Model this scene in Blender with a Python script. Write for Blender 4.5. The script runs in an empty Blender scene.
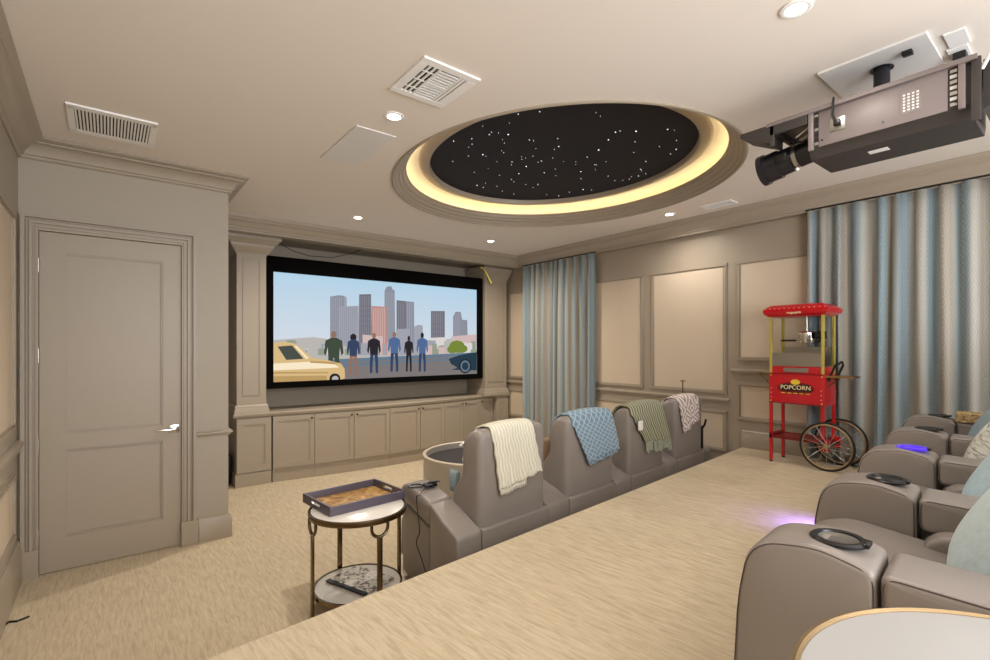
import bpy, bmesh, math, random
from mathutils import Matrix, Vector
random.seed(7)
PI = math.pi
C = bpy.context.scene.collection
SC = bpy.context.scene

# ------------------------------------------------------------------ camera, light, exposure
EYE = 1.62
YAW = math.atan(387/489)
cam_d = bpy.data.cameras.new('camera'); cam = bpy.data.objects.new('camera', cam_d); C.objects.link(cam)
cam.location = (0, 0, EYE); cam.rotation_euler = (PI/2, 0, -YAW)
cam_d.sensor_width = 36; cam_d.lens = 489/990*36; cam_d.shift_y = (347-330)/990
cam_d.clip_start = .02
SC.camera = cam
SC.view_settings.view_transform = 'Standard'; SC.view_settings.look = 'None'
SC.view_settings.gamma = 1; SC.view_settings.use_curve_mapping = False
SC.view_settings.exposure = 0.62
w = bpy.data.worlds.new('world'); SC.world = w; w.use_nodes = True
w.node_tree.nodes['Background'].inputs[0].default_value = (.93, .95, 1.0, 1)
w.node_tree.nodes['Background'].inputs[1].default_value = 2.1
CEIL = 3.07
WARM = (1.0, .93, .86)
def area(name, loc, size, power, col=WARM, rot=(0, 0, 0), sy=None):
    l = bpy.data.lights.new(name, 'AREA'); l.energy = power; l.color = col; l.size = size
    if sy: l.shape = 'RECTANGLE'; l.size_y = sy
    else: l.shape = 'DISK'
    o = bpy.data.objects.new(name, l); o.location = loc; o.rotation_euler = rot; C.objects.link(o); return o
def spot(name, loc, power, col=WARM, ang=150, blend=.9, r=.04):
    l = bpy.data.lights.new(name, 'SPOT'); l.energy = power; l.color = col; l.spot_size = math.radians(ang)
    l.spot_blend = blend; l.shadow_soft_size = r
    o = bpy.data.objects.new(name, l); o.location = loc; C.objects.link(o); return o
# unseen fill spots added behind and beside the camera to brighten the room
for i, (x, y) in enumerate([(.5, -1.2), (2.6, -1.2), (4.6, -1.2), (4.4, .6), (.3, 1.2)]):
    spot('unseen_fill_spot', (x, y, CEIL-.03), 16, WARM, 160, .9, .12)
# large unseen fill light added behind the camera, aimed forward and slightly upward
area('rear_fill_area', (1.5, -2.2, 1.9), 2.2, 82, (.97, .98, 1.0), (PI/2+.30, 0, 0))
LIGHTS = [(1.408, 2.80), (2.195, 5.245), (4.103, 5.283), (4.80, 3.0), (2.308, .841)]
for (x, y), pw in zip(LIGHTS, (62, 112, 112, 30, 24)):
    spot('downlight_lamp', (x, y, CEIL-.03), pw, (1.0, .89, .77) if pw > 40 else WARM, 158, .95, .05)

# ------------------------------------------------------------------ materials
def lin(c):
    return tuple(((v/255)/12.92 if v/255 <= .04045 else ((v/255+.055)/1.055)**2.4) for v in c)+(1,)
def mat(name, col, rough=.5, metal=0, bump=0, scale=60, var=0, emit=None, es=0, trans=0, ior=1.45, sheen=0, coat=0):
    m = bpy.data.materials.new(name); m.use_nodes = True
    nt = m.node_tree; b = nt.nodes['Principled BSDF']
    b.inputs['Base Color'].default_value = lin(col); b.inputs['Roughness'].default_value = rough
    b.inputs['Metallic'].default_value = metal
    if trans: b.inputs['Transmission Weight'].default_value = trans; b.inputs['IOR'].default_value = ior
    if sheen: b.inputs['Sheen Weight'].default_value = sheen
    if coat: b.inputs['Coat Weight'].default_value = coat
    if emit: b.inputs['Emission Color'].default_value = lin(emit); b.inputs['Emission Strength'].default_value = es
    if bump or var:
        tc = nt.nodes.new('ShaderNodeTexCoord'); n = nt.nodes.new('ShaderNodeTexNoise')
        n.inputs['Scale'].default_value = scale; n.inputs['Detail'].default_value = 4
        nt.links.new(tc.outputs['Object'], n.inputs['Vector'])
        if bump:
            bp = nt.nodes.new('ShaderNodeBump'); bp.inputs['Strength'].default_value = bump; bp.inputs['Distance'].default_value = .002
            nt.links.new(n.outputs['Fac'], bp.inputs['Height']); nt.links.new(bp.outputs[0], b.inputs['Normal'])
        if var:
            mx = nt.nodes.new('ShaderNodeMix'); mx.data_type = 'RGBA'
            a = lin(col); mx.inputs[6].default_value = tuple(v*(1-var) for v in a[:3])+(1,); mx.inputs[7].default_value = tuple(min(1, v*(1+var)) for v in a[:3])+(1,)
            nt.links.new(n.outputs['Fac'], mx.inputs[0]); nt.links.new(mx.outputs[2], b.inputs['Base Color'])
    return m
M = {}
M['paint'] = mat('taupe_satin_paint', (158, 146, 129), .42, bump=.05, scale=25)
M['paint_light'] = mat('greige_wall_paint', (160, 150, 134), .5, bump=.05, scale=25)
M['backwall'] = mat('grey_recess_paint', (162, 151, 134), .6)
M['ceil'] = mat('ceiling_paint', (230, 222, 213), .8, bump=.1, scale=90)
M['cream'] = mat('cream_fabric_panel', (200, 184, 162), .8, bump=.3, scale=400, var=.04)
M['coveceil'] = mat('cove_paint', (222, 215, 202), .8)
M['white'] = mat('white_enamel', (240, 239, 237), .4)
M['whiteplate'] = mat('offwhite_plate', (222, 220, 218), .5)
M['dark'] = mat('dark_void', (35, 32, 30), .9)
M['black'] = mat('black_plastic', (16, 15, 17), .35)
M['blackvelvet'] = mat('black_velvet', (3, 3, 3), .95)
M['blackvelvet'].node_tree.nodes['Principled BSDF'].inputs['Specular IOR Level'].default_value = .1
M['chrome'] = mat('polished_chrome', (220, 218, 212), .12, 1)
M['leather'] = mat('taupe_leather', (133, 125, 119), .38, bump=.25, scale=260, var=.05)
M['piping'] = mat('leather_seam', (74, 62, 56), .5)
M['knob'] = mat('dark_bronze_knob', (70, 55, 42), .35, .8)
M['gold'] = mat('antique_gold_metal', (150, 122, 78), .3, 1)
M['bronze'] = mat('dark_bronze_metal', (128, 110, 84), .25, 1)
M['goldlight'] = mat('champagne_metal', (176, 153, 118), .35, .9)
M['marble'] = mat('white_marble', (214, 210, 202), .25, var=.06, scale=9)
M['whitetop'] = mat('white_lacquer_top', (166, 165, 164), .3)
M['red'] = mat('red_enamel', (196, 16, 30), .28, coat=.5)
M['redtrim'] = mat('dark_red_enamel', (120, 10, 18), .35)
M['yellowpost'] = mat('brass_post', (206, 188, 92), .35, .5)
M['steel'] = mat('brushed_steel', (180, 178, 172), .3, 1, bump=.1, scale=150)
M['glass'] = mat('clear_glass', (255, 255, 255), .02, trans=1, ior=1.02)
M['rubber'] = mat('black_rubber', (18, 17, 17), .6)
M['projgrey'] = mat('grey_projector_casing', (128, 118, 116), .45, .2)
M['projdark'] = mat('charcoal_projector_casing', (58, 52, 50), .5, .1)
M['projlens'] = mat('black_lens_barrel', (20, 20, 26), .3)
M['traygrey'] = mat('grey_purple_lacquer', (86, 80, 92), .3)
M['cableblack'] = mat('black_cable', (20, 18, 18), .5)
M['drum'] = mat('grey_leatherette_drum', (172, 166, 158), .4, bump=.15, scale=200)
M['drumrim'] = mat('pale_tan_rim', (196, 184, 164), .35)
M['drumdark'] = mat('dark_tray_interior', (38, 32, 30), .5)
M['bluepil'] = mat('pale_blue_fabric', (182, 200, 204), .85, bump=1, scale=45, var=.16, sheen=.3)
M['bluegrey'] = mat('blue_grey_fabric', (140, 160, 168), .85, bump=.8, scale=60, var=.12)
M['bluepil2'] = mat('icy_blue_fabric', (178, 200, 210), .85, bump=.5, scale=30, var=.2)
M['purple'] = mat('violet_led', (60, 30, 160), .3, emit=(80, 45, 225), es=.5)
M['led'] = mat('warm_led_strip', (255, 220, 150), .5, emit=(255, 230, 176), es=9)
M['bulb'] = mat('lit_downlight', (255, 240, 220), .5, emit=(255, 236, 212), es=22)
M['star'] = mat('star_light', (255, 255, 255), .5, emit=(235, 238, 255), es=2.2)
M['starpanel'] = mat('night_sky_panel', (18, 15, 24), .8, var=.3, scale=2)
M['tag'] = mat('white_tag', (235, 232, 228), .6)
M['brown'] = mat('tan_cushion_fabric', (176, 150, 124), .8)
M['text_cream'] = mat('cream_print', (238, 220, 170), .5)
M['text_yellow'] = mat('yellow_print', (236, 200, 60), .5)
M['text_black'] = mat('black_print', (28, 14, 14), .5)

def nodes(m): return m.node_tree.nodes, m.node_tree.links
def carpet(name, rotz):
    m = bpy.data.materials.new(name); m.use_nodes = True; N, L = nodes(m); b = N['Principled BSDF']
    b.inputs['Roughness'].default_value = .95
    tc = N.new('ShaderNodeTexCoord'); mp = N.new('ShaderNodeMapping'); L.new(tc.outputs['Object'], mp.inputs[0])
    mp.inputs['Rotation'].default_value = (0, 0, rotz); mp2 = N.new('ShaderNodeMapping'); L.new(mp.outputs[0], mp2.inputs[0])
    mp2.inputs['Scale'].default_value = (40, 5.0, 1)
    n = N.new('ShaderNodeTexNoise'); n.inputs['Scale'].default_value = 1.5; n.inputs['Detail'].default_value = 5; n.inputs['Roughness'].default_value = .62
    n.inputs['Distortion'].default_value = .6
    L.new(mp2.outputs[0], n.inputs['Vector'])
    r = N.new('ShaderNodeValToRGB'); e = r.color_ramp.elements
    e[0].position = .30; e[0].color = lin((172, 157, 131)); e[1].position = .74; e[1].color = lin((204, 191, 166))
    x = e.new(.5); x.color = lin((190, 175, 148))
    L.new(n.outputs['Fac'], r.inputs[0]); L.new(r.outputs[0], b.inputs['Base Color'])
    n2 = N.new('ShaderNodeTexNoise'); n2.inputs['Scale'].default_value = 260; L.new(tc.outputs['Object'], n2.inputs['Vector'])
    bp = N.new('ShaderNodeBump'); bp.inputs['Strength'].default_value = .5; bp.inputs['Distance'].default_value = .004
    L.new(n2.outputs['Fac'], bp.inputs['Height']); L.new(bp.outputs[0], b.inputs['Normal'])
    return m
M['carpet'] = carpet('streaked_beige_carpet', 0)
M['carpet_up'] = carpet('streaked_beige_carpet_platform', -math.radians(6))

def uvmat(name, rough=.85):
    m = bpy.data.materials.new(name); m.use_nodes = True; N, L = nodes(m); b = N['Principled BSDF']
    b.inputs['Roughness'].default_value = rough
    tc = N.new('ShaderNodeTexCoord'); s = N.new('ShaderNodeSeparateXYZ'); L.new(tc.outputs['UV'], s.inputs[0])
    return m, N, L, b, tc, s
def math_(N, L, op, a, b=None, c=None):
    n = N.new('ShaderNodeMath'); n.operation = op
    for i, v in enumerate((a, b, c)):
        if v is None: continue
        if isinstance(v, (int, float)): n.inputs[i].default_value = v
        else: L.new(v, n.inputs[i])
    return n.outputs[0]
def mixc(N, L, f, a, b):
    n = N.new('ShaderNodeMix'); n.data_type = 'RGBA'
    L.new(f, n.inputs[0])
    for i, v in ((6, a), (7, b)):
        if isinstance(v, tuple): n.inputs[i].default_value = v
        else: L.new(v, n.inputs[i])
    return n.outputs[2]
def curtain_mat():
    m, N, L, b, tc, s = uvmat('blue_grey_ogee_drapery', .7)
    b.inputs['Sheen Weight'].default_value = .2
    f = math_(N, L, 'FRACT', math_(N, L, 'MULTIPLY', s.outputs[0], 1/.50))
    r = N.new('ShaderNodeValToRGB'); cr = r.color_ramp; cr.interpolation = 'EASE'
    stops = [(0, (140, 135, 124)), (.13, (164, 161, 152)), (.2, (126, 141, 147)), (.32, (104, 126, 137)), (.42, (153, 159, 157)),
             (.5, (160, 149, 134)), (.6, (134, 128, 118)), (.66, (126, 144, 150)), (.8, (106, 130, 141)), (.88, (160, 161, 156)), (1, (142, 138, 126))]
    cr.elements[0].position = 0; cr.elements[0].color = lin(stops[0][1]); cr.elements[1].position = 1; cr.elements[1].color = lin(stops[-1][1])
    for p, c in stops[1:-1]:
        e = cr.elements.new(p); e.color = lin(c)
    L.new(f, r.inputs[0])
    # ogee: wavy vertical lines
    wv = math_(N, L, 'MULTIPLY', math_(N, L, 'SINE', math_(N, L, 'MULTIPLY', s.outputs[1], 2*PI/.16)), .013)
    cell = math_(N, L, 'MULTIPLY', math_(N, L, 'PINGPONG', s.outputs[0], .045), 1.0)
    k = math_(N, L, 'SINE', math_(N, L, 'MULTIPLY', math_(N, L, 'ADD', cell, wv), 2*PI/.018))
    k = math_(N, L, 'MULTIPLY', math_(N, L, 'GREATER_THAN', k, .35), .30)
    col = mixc(N, L, k, r.outputs[0], lin((186, 184, 174)))
    L.new(col, b.inputs['Base Color'])
    return m
M['curtain'] = curtain_mat()
def lattice_mat():
    m, N, L, b, tc, s = uvmat('blue_lattice_knit')
    u = math_(N, L, 'MULTIPLY', s.outputs[0], 15); v = math_(N, L, 'MULTIPLY', s.outputs[1], 15)
    a = math_(N, L, 'ABSOLUTE', math_(N, L, 'SUBTRACT', math_(N, L, 'FRACT', math_(N, L, 'ADD', u, v)), .5))
    c = math_(N, L, 'ABSOLUTE', math_(N, L, 'SUBTRACT', math_(N, L, 'FRACT', math_(N, L, 'SUBTRACT', u, v)), .5))
    k = math_(N, L, 'LESS_THAN', math_(N, L, 'MINIMUM', a, c), .12)
    nz = N.new('ShaderNodeTexNoise'); nz.inputs['Scale'].default_value = 60; L.new(tc.outputs['UV'], nz.inputs['Vector'])
    base = mixc(N, L, nz.outputs['Fac'], lin((94, 120, 140)), lin((128, 152, 168)))
    L.new(mixc(N, L, k, base, lin((158, 178, 190))), b.inputs['Base Color'])
    bp = N.new('ShaderNodeBump'); bp.inputs['Strength'].default_value = .6; bp.inputs['Distance'].default_value = .004
    L.new(nz.outputs['Fac'], bp.inputs['Height']); L.new(bp.outputs[0], b.inputs['Normal'])
    return m
def rib_mat(name, c1, c2, freq, thr=0, d=.004):
    m, N, L, b, tc, s = uvmat(name)
    w_ = math_(N, L, 'SINE', math_(N, L, 'MULTIPLY', s.outputs[0], freq*2*PI))
    nz = N.new('ShaderNodeTexNoise'); nz.inputs['Scale'].default_value = 90; L.new(tc.outputs['UV'], nz.inputs['Vector'])
    h = math_(N, L, 'ADD', w_, nz.outputs['Fac'])
    k = math_(N, L, 'GREATER_THAN', w_, thr)
    L.new(mixc(N, L, k, lin(c1), lin(c2)), b.inputs['Base Color'])
    bp = N.new('ShaderNodeBump'); bp.inputs['Strength'].default_value = .6; bp.inputs['Distance'].default_value = d
    L.new(h, bp.inputs['Height']); L.new(bp.outputs[0], b.inputs['Normal'])
    return m
def diamond_mat():
    m, N, L, b, tc, s = uvmat('mauve_diamond_weave')
    u = math_(N, L, 'ABSOLUTE', math_(N, L, 'SUBTRACT', math_(N, L, 'FRACT', math_(N, L, 'MULTIPLY', s.outputs[0], 1/.26)), .5))
    v = math_(N, L, 'ABSOLUTE', math_(N, L, 'SUBTRACT', math_(N, L, 'FRACT', math_(N, L, 'MULTIPLY', s.outputs[1], 1/.40)), .5))
    d = math_(N, L, 'FRACT', math_(N, L, 'MULTIPLY', math_(N, L, 'ADD', u, v), 4))
    k = math_(N, L, 'GREATER_THAN', d, .62)
    L.new(mixc(N, L, k, lin((220, 210, 204)), lin((150, 130, 126))), b.inputs['Base Color'])
    return m
M['throw_cream'] = rib_mat('cream_cable_knit', (204, 199, 180), (222, 218, 202), 38)
M['throw_blue'] = lattice_mat()
M['throw_green'] = rib_mat('sage_striped_knit', (112, 110, 88), (168, 170, 144), 26)
M['throw_diamond'] = diamond_mat()
def ramp_noise(name, stops, scale, rough=.4, dist=2, vec=(1, 1, 1), det=6):
    m = bpy.data.materials.new(name); m.use_nodes = True; N, L = nodes(m); b = N['Principled BSDF']; b.inputs['Roughness'].default_value = rough
    tc = N.new('ShaderNodeTexCoord'); mp = N.new('ShaderNodeMapping'); mp.inputs['Scale'].default_value = vec
    L.new(tc.outputs['Object'], mp.inputs[0]); n = N.new('ShaderNodeTexNoise'); n.inputs['Scale'].default_value = scale
    n.inputs['Detail'].default_value = det; n.inputs['Distortion'].default_value = dist
    L.new(mp.outputs[0], n.inputs['Vector']); r = N.new('ShaderNodeValToRGB'); cr = r.color_ramp
    cr.elements[0].position = stops[0][0]; cr.elements[0].color = lin(stops[0][1]); cr.elements[1].position = stops[-1][0]; cr.elements[1].color = lin(stops[-1][1])
    for p, c in stops[1:-1]: cr.elements.new(p).color = lin(c)
    L.new(n.outputs['Fac'], r.inputs[0]); L.new(r.outputs[0], b.inputs['Base Color']); return m
M['burl'] = ramp_noise('amber_burl_wood', [(.3, (120, 84, 40)), (.5, (176, 136, 76)), (.7, (214, 180, 120))], 9, .25)
M['print'] = ramp_noise('printed_page', [(.40, (96, 92, 84)), (.5, (200, 196, 188)), (.7, (226, 222, 214))], 26, .5, 1)
M['wicker'] = ramp_noise('wicker_weave', [(.35, (112, 88, 54)), (.55, (186, 160, 112)), (.7, (214, 194, 150))], 60, .7, 0, (1, 1, 2))
M['pilwhite'] = ramp_noise('ruched_silver_fabric', [(.38, (150, 150, 142)), (.5, (208, 208, 198)), (.65, (224, 224, 216))], 14, .8, 1, (1, 1, 5))
M['pilyellow'] = mat('yellow_grey_fabric', (176, 168, 120), .85, var=.2, scale=40)

# ------------------------------------------------------------------ mesh helpers
I4 = Matrix.Identity(4)
class MB:
    def __init__(s): s.bm = bmesh.new(); s.uv = None
    def box(s, x0, x1, y0, y1, z0, z1, bev=0, m=I4, mi=0, seg=2):
        vs = [s.bm.verts.new(m @ Vector(p)) for p in ((x0,y0,z0),(x1,y0,z0),(x1,y1,z0),(x0,y1,z0),(x0,y0,z1),(x1,y0,z1),(x1,y1,z1),(x0,y1,z1))]
        fs = []
        for q in ((0,3,2,1),(4,5,6,7),(0,1,5,4),(1,2,6,5),(2,3,7,6),(3,0,4,7)):
            f = s.bm.faces.new([vs[i] for i in q]); f.material_index = mi; fs.append(f)
        if bev:
            es = list({e for f in fs for e in f.edges})
            r = bmesh.ops.bevel(s.bm, geom=es, offset=bev, segments=seg, affect='EDGES', profile=.5)
            for f in r['faces']: f.material_index = mi
        return s
    def rings(s, loops, closed=True, cap=True, mi=0):
        R = [[s.bm.verts.new(p) for p in L] for L in loops]; n = len(R[0])
        for a, b in zip(R, R[1:]):
            for i in range(n if closed else n-1):
                j = (i+1) % n
                f = s.bm.faces.new((a[i], a[j], b[j], b[i])); f.material_index = mi; f.smooth = True
        if cap and closed:
            for L in (R[0][::-1], R[-1]):
                f = s.bm.faces.new(L); f.material_index = mi
        return R
    def tube(s, pts, r, n=8, closed=False, mi=0, rs=None):
        pts = [Vector(p) for p in pts]; loops = []; N = len(pts); up = None
        for i, p in enumerate(pts):
            if closed: t = pts[(i+1) % N]-pts[i-1]
            else: t = pts[min(i+1, N-1)]-pts[max(i-1, 0)]
            t.normalize()
            if up is None: up = Vector((0, 0, 1)) if abs(t.z) < .9 else Vector((1, 0, 0))
            a = t.cross(up).normalized(); b = a.cross(t).normalized(); up = b
            rr = rs[i] if rs else r
            loops.append([p+(a*math.cos(k*2*PI/n)+b*math.sin(k*2*PI/n))*rr for k in range(n)])
        if closed: loops.append(loops[0]); s.rings(loops, cap=False, mi=mi)
        else: s.rings(loops, mi=mi)
        return s
    def lathe(s, prof, ctr=(0, 0, 0), n=32, m=I4, sx=1, sy=1, mi=0, cap=True):
        c = Vector(ctr); loops = []
        for r, z in prof:
            loops.append([m @ (c+Vector((math.cos(k*2*PI/n)*r*sx, math.sin(k*2*PI/n)*r*sy, z))) for k in range(n)])
        s.rings(loops, cap=cap, mi=mi); return s
    def cyl(s, p0, p1, r, n=16, mi=0): 
        return s.tube([p0, p1], r, n, mi=mi)
    def prism(s, poly, h0, h1, f, mi=0):   # poly 2D, f(a,b,h)->3D
        s.rings([[Vector(f(a, b, h)) for a, b in poly] for h in (h0, h1)], mi=mi)
        for fc in s.bm.faces: pass
        return s
    def sweep(s, path, prof, closed=False, mi=0, side=1):
        """path: 2D points; prof: closed list of (offset to the left of travel * side, z)"""
        n = len(path); P = [Vector((p[0], p[1])) for p in path]; offs = []
        for i in range(n):
            a = (P[i]-P[i-1]).normalized() if (i > 0 or closed) else None
            b = (P[(i+1) % n]-P[i]).normalized() if (i < n-1 or closed) else None
            if a is None: a = b
            if b is None: b = a
            na = Vector((-a.y, a.x)); nb = Vector((-b.y, b.x)); m = (na+nb); m = m/max(.2, (m.length_squared/2)) if m.length > 1e-6 else na
            offs.append(m*side)
        loops = [[Vector((P[i].x+offs[i].x*o, P[i].y+offs[i].y*o, z)) for o, z in prof] for i in range(n)]
        if closed: loops.append(loops[0])
        R = s.rings(loops, cap=not closed, mi=mi)
        for f in s.bm.faces: f.smooth = False
        return s
    def soft(s, prof, w0, w1, f, r=.03, puff=.01, k=4, mi=0):
        """closed 2D profile extruded from w0 to w1 along f's third axis with rounded, slightly puffed ends"""
        n = len(prof); V = [Vector(p) for p in prof]
        ar = sum(V[i].x*V[(i+1) % n].y-V[(i+1) % n].x*V[i].y for i in range(n))
        sg = 1 if ar > 0 else -1; nr = []
        for i in range(n):
            a = (V[i]-V[i-1]).normalized(); b = (V[(i+1) % n]-V[i]).normalized()
            m = Vector((-a.y, a.x))+Vector((-b.y, b.x)); nr.append(m.normalized()*sg/max(.6, m.length/2))
        loops = []
        ctr = sum(V, Vector((0, 0)))/n
        for q in range(3, 0, -1):     # inner puffed part of the cap
            t = q/4
            loops.append([Vector(f(*(v+nr[i]*r).lerp(ctr, t), w0-puff*(1-(1-t)**2))) for i, v in enumerate(V)])
        for j in range(k+1):
            a = j/k*PI/2
            loops.append([Vector(f(*(v+nr[i]*r*(1-math.sin(a))), w0+r*(1-math.cos(a)))) for i, v in enumerate(V)])
        for j in range(k, -1, -1):
            a = j/k*PI/2
            loops.append([Vector(f(*(v+nr[i]*r*(1-math.sin(a))), w1-r*(1-math.cos(a)))) for i, v in enumerate(V)])
        for q in range(1, 4):
            t = q/4
            loops.append([Vector(f(*(v+nr[i]*r).lerp(ctr, t), w1+puff*(1-(1-t)**2))) for i, v in enumerate(V)])
        # w0 outermost with r: shift so that the rounded edge starts at w0
        s.rings(loops, mi=mi)
        return s
    def grid(s, nu, nv, f, uvf=None, mi=0):
        if s.uv is None: s.uv = s.bm.loops.layers.uv.new('UVMap')
        V = [[s.bm.verts.new(f(i/nu, j/nv)) for j in range(nv+1)] for i in range(nu+1)]
        for i in range(nu):
            for j in range(nv):
                fc = s.bm.faces.new((V[i][j], V[i+1][j], V[i+1][j+1], V[i][j+1])); fc.smooth = True; fc.material_index = mi
                if uvf:
                    for l, (a, b) in zip(fc.loops, ((i, j), (i+1, j), (i+1, j+1), (i, j+1))): l[s.uv].uv = uvf(a/nu, b/nv)
        return s
    def build(s, name, mats, parent=None, smooth=None, recalc=True):
        if recalc: bmesh.ops.recalc_face_normals(s.bm, faces=s.bm.faces)
        if smooth is not None:
            for f in s.bm.faces: f.smooth = smooth
        me = bpy.data.meshes.new(name); s.bm.to_mesh(me); s.bm.free()
        for m in (mats if isinstance(mats, (list, tuple)) else [mats]): me.materials.append(m if not isinstance(m, str) else M[m])
        if smooth or smooth is None:
            try: me.set_sharp_from_angle(angle=math.radians(38))
            except Exception: pass
        o = bpy.data.objects.new(name, me); C.objects.link(o)
        if parent: o.parent = parent
        return o
def thing(name, label, cat, loc=(0, 0, 0), rz=0, group=None):
    o = bpy.data.objects.new(name, None); C.objects.link(o); o.location = loc; o.rotation_euler = (0, 0, rz)
    o.empty_display_size = .1; o['label'] = label; o['category'] = cat
    if group: o['group'] = group
    return o
def tag(o, label, cat, group=None):
    o['label'] = label; o['category'] = cat
    if group: o['group'] = group
    return o
def struct(o): o['kind'] = 'structure'; return o
def copy_tree(o, parent=None):
    c = o.copy(); C.objects.link(c)
    if parent: c.parent = parent
    for ch in list(o.children): copy_tree(ch, c)
    return c
def arc(cx, cy, r, a0, a1, n=6):
    return [(cx+r*math.cos(math.radians(a0+(a1-a0)*i/n)), cy+r*math.sin(math.radians(a0+(a1-a0)*i/n))) for i in range(n+1)]
def roundpoly(pts, n=5):
    """pts: (x, y, r) polygon with rounded corners"""
    out = []; N = len(pts)
    for i, (x, y, r) in enumerate(pts):
        p = Vector((x, y)); a = Vector(pts[i-1][:2])-p; b = Vector(pts[(i+1) % N][:2])-p
        if r <= 0: out.append((x, y)); continue
        ra = min(r, a.length*.48); rb = min(r, b.length*.48)
        A = p+a.normalized()*ra; B = p+b.normalized()*rb
        for k in range(n+1):
            t = k/n; q = A*(1-t)**2+p*2*t*(1-t)+B*t*t; out.append((q.x, q.y))
    return out
def densify(pts, d=.05):
    out = []
    for i in range(len(pts)):
        a = Vector(pts[i]); b = Vector(pts[(i+1) % len(pts)]); k = max(1, int((b-a).length/d))
        for j in range(k): q = a.lerp(b, j/k); out.append((q.x, q.y))
    return out

# ------------------------------------------------------------------ room shell
XL, XR, YD, YS, ZP = -.49, 5.28, 4.71, 6.75, .56
TH = math.radians(6)
def wpt(s, c): return (s*math.cos(TH)-c*math.sin(TH), s*math.sin(TH)+c*math.cos(TH))
YB = -2.3
struct(MB().box(XL-.1, XR+.1, YB, YS+.1, -.1, 0).build('floor', 'carpet'))
# raised seating platform
e0 = wpt(0, 1.876); dx = math.tan(TH)
yl = e0[1]+(XL-e0[0])*dx; yr = e0[1]+(XR-e0[0])*dx
mb = MB(); poly = [(XL, YB), (XR, YB), (XR, yr), (XL, yl)]
nose = .012
mb.rings([[Vector((x, y, z)) for x, y in poly] for z in (0.0, ZP-nose)]+[[Vector((x, y-(nose*.5 if y > 0 else 0), ZP)) for x, y in poly]])
struct(mb.build('floor', 'carpet_up', smooth=False))
# walls
struct(MB().box(XL-.1, XL, YB, YD, 0, CEIL).build('wall_left', 'paint_light'))
mb = MB(); mb.box(XL-.1, -.385, YD, YD+.12, 0, CEIL).box(.47, .81, YD, YD+.12, 0, CEIL).box(-.385, .47, YD, YD+.12, 2.445, CEIL)
mb.box(.69, .81, YD+.12, YS, 0, CEIL)
struct(mb.build('wall_front', 'paint_light'))
struct(MB().box(.81, XR+.1, YS, YS+.1, 0, CEIL).build('wall_screen', 'backwall'))
wr = struct(MB().box(XR, XR+.1, YB, YS, 0, CEIL).build('wall_right', 'paint'))

# ceiling with oval opening
EC = (3.13, 3.09)
def ellipse(a, b, n=96, ph=0): return [(EC[0]+a*math.cos(ph+2*PI*k/n), EC[1]+b*math.sin(ph+2*PI*k/n)) for k in range(n)]
x0, x1, y0, y1 = XL-.1, XR+.1, YB, YS+.1
angs = [2*PI*k/96 for k in range(96)]
cor = [math.atan2(y-EC[1], x-EC[0]) % (2*PI) for x, y in ((x0, y0), (x1, y0), (x1, y1), (x0, y1))]
angs = sorted(angs+cor)
def rect(a):
    c, s_ = math.cos(a), math.sin(a); t = 1e9
    if c > 1e-9: t = min(t, (x1-EC[0])/c)
    if c < -1e-9: t = min(t, (x0-EC[0])/c)
    if s_ > 1e-9: t = min(t, (y1-EC[1])/s_)
    if s_ < -1e-9: t = min(t, (y0-EC[1])/s_)
    return Vector((EC[0]+c*t, EC[1]+s_*t, CEIL))
def onell(a, A, B, z):
    k = 1/math.sqrt((math.cos(a)/A)**2+(math.sin(a)/B)**2)
    return Vector((EC[0]+math.cos(a)*k, EC[1]+math.sin(a)*k, z))
mb = MB()
mb.rings([[rect(a) for a in angs], [onell(a, 1.39, 1.55, CEIL) for a in angs]], cap=False)
up = [[onell(a, 1.39, 1.55, CEIL+.012) for a in angs], [rect(a)+Vector((0, 0, .012)) for a in angs]]
mb.rings(up, cap=False)
struct(mb.build('ceiling', 'ceil', recalc=False, smooth=False))
# star ceiling feature
sc_root = thing('star_ceiling', 'recessed oval ceiling feature with black starry panel and glowing cove', 'ceiling light', (EC[0], EC[1], CEIL))
sc_root['kind'] = 'structure'
inv = Matrix.Translation((-EC[0], -EC[1], -CEIL))
def ell_sweep(prof, a, b, name, m, n=128):
    mb = MB(); loops = []
    for k in range(n):
        t = 2*PI*k/n
        loops.append([Vector(((a+o)*math.cos(t), (b+o)*math.sin(t), z)) for o, z in prof])
    loops.append(loops[0]); mb.rings(loops, cap=False); 
    return mb.build(name, m, sc_root)
ell_sweep([(.012, .0), (.012, -.010), (.0, -.014), (-.010, -.008), (-.014, .004), (-.030, .010), (-.040, .03), (-.060, .038), (-.070, .058), (-.092, .068), (-.100, .088), (-.114, .094), (-.116, .106), (-.106, .108), (-.090, .086), (-.010, .020), (.012, .012)], 1.385, 1.545, 'outer_moulding', 'paint')
prof = [(.12, .012)]+[(.03+.09*math.cos(math.radians(a)), .11+.09*math.sin(math.radians(a))) for a in range(0, 91, 15)]+[(-.26, .2)]
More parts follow.
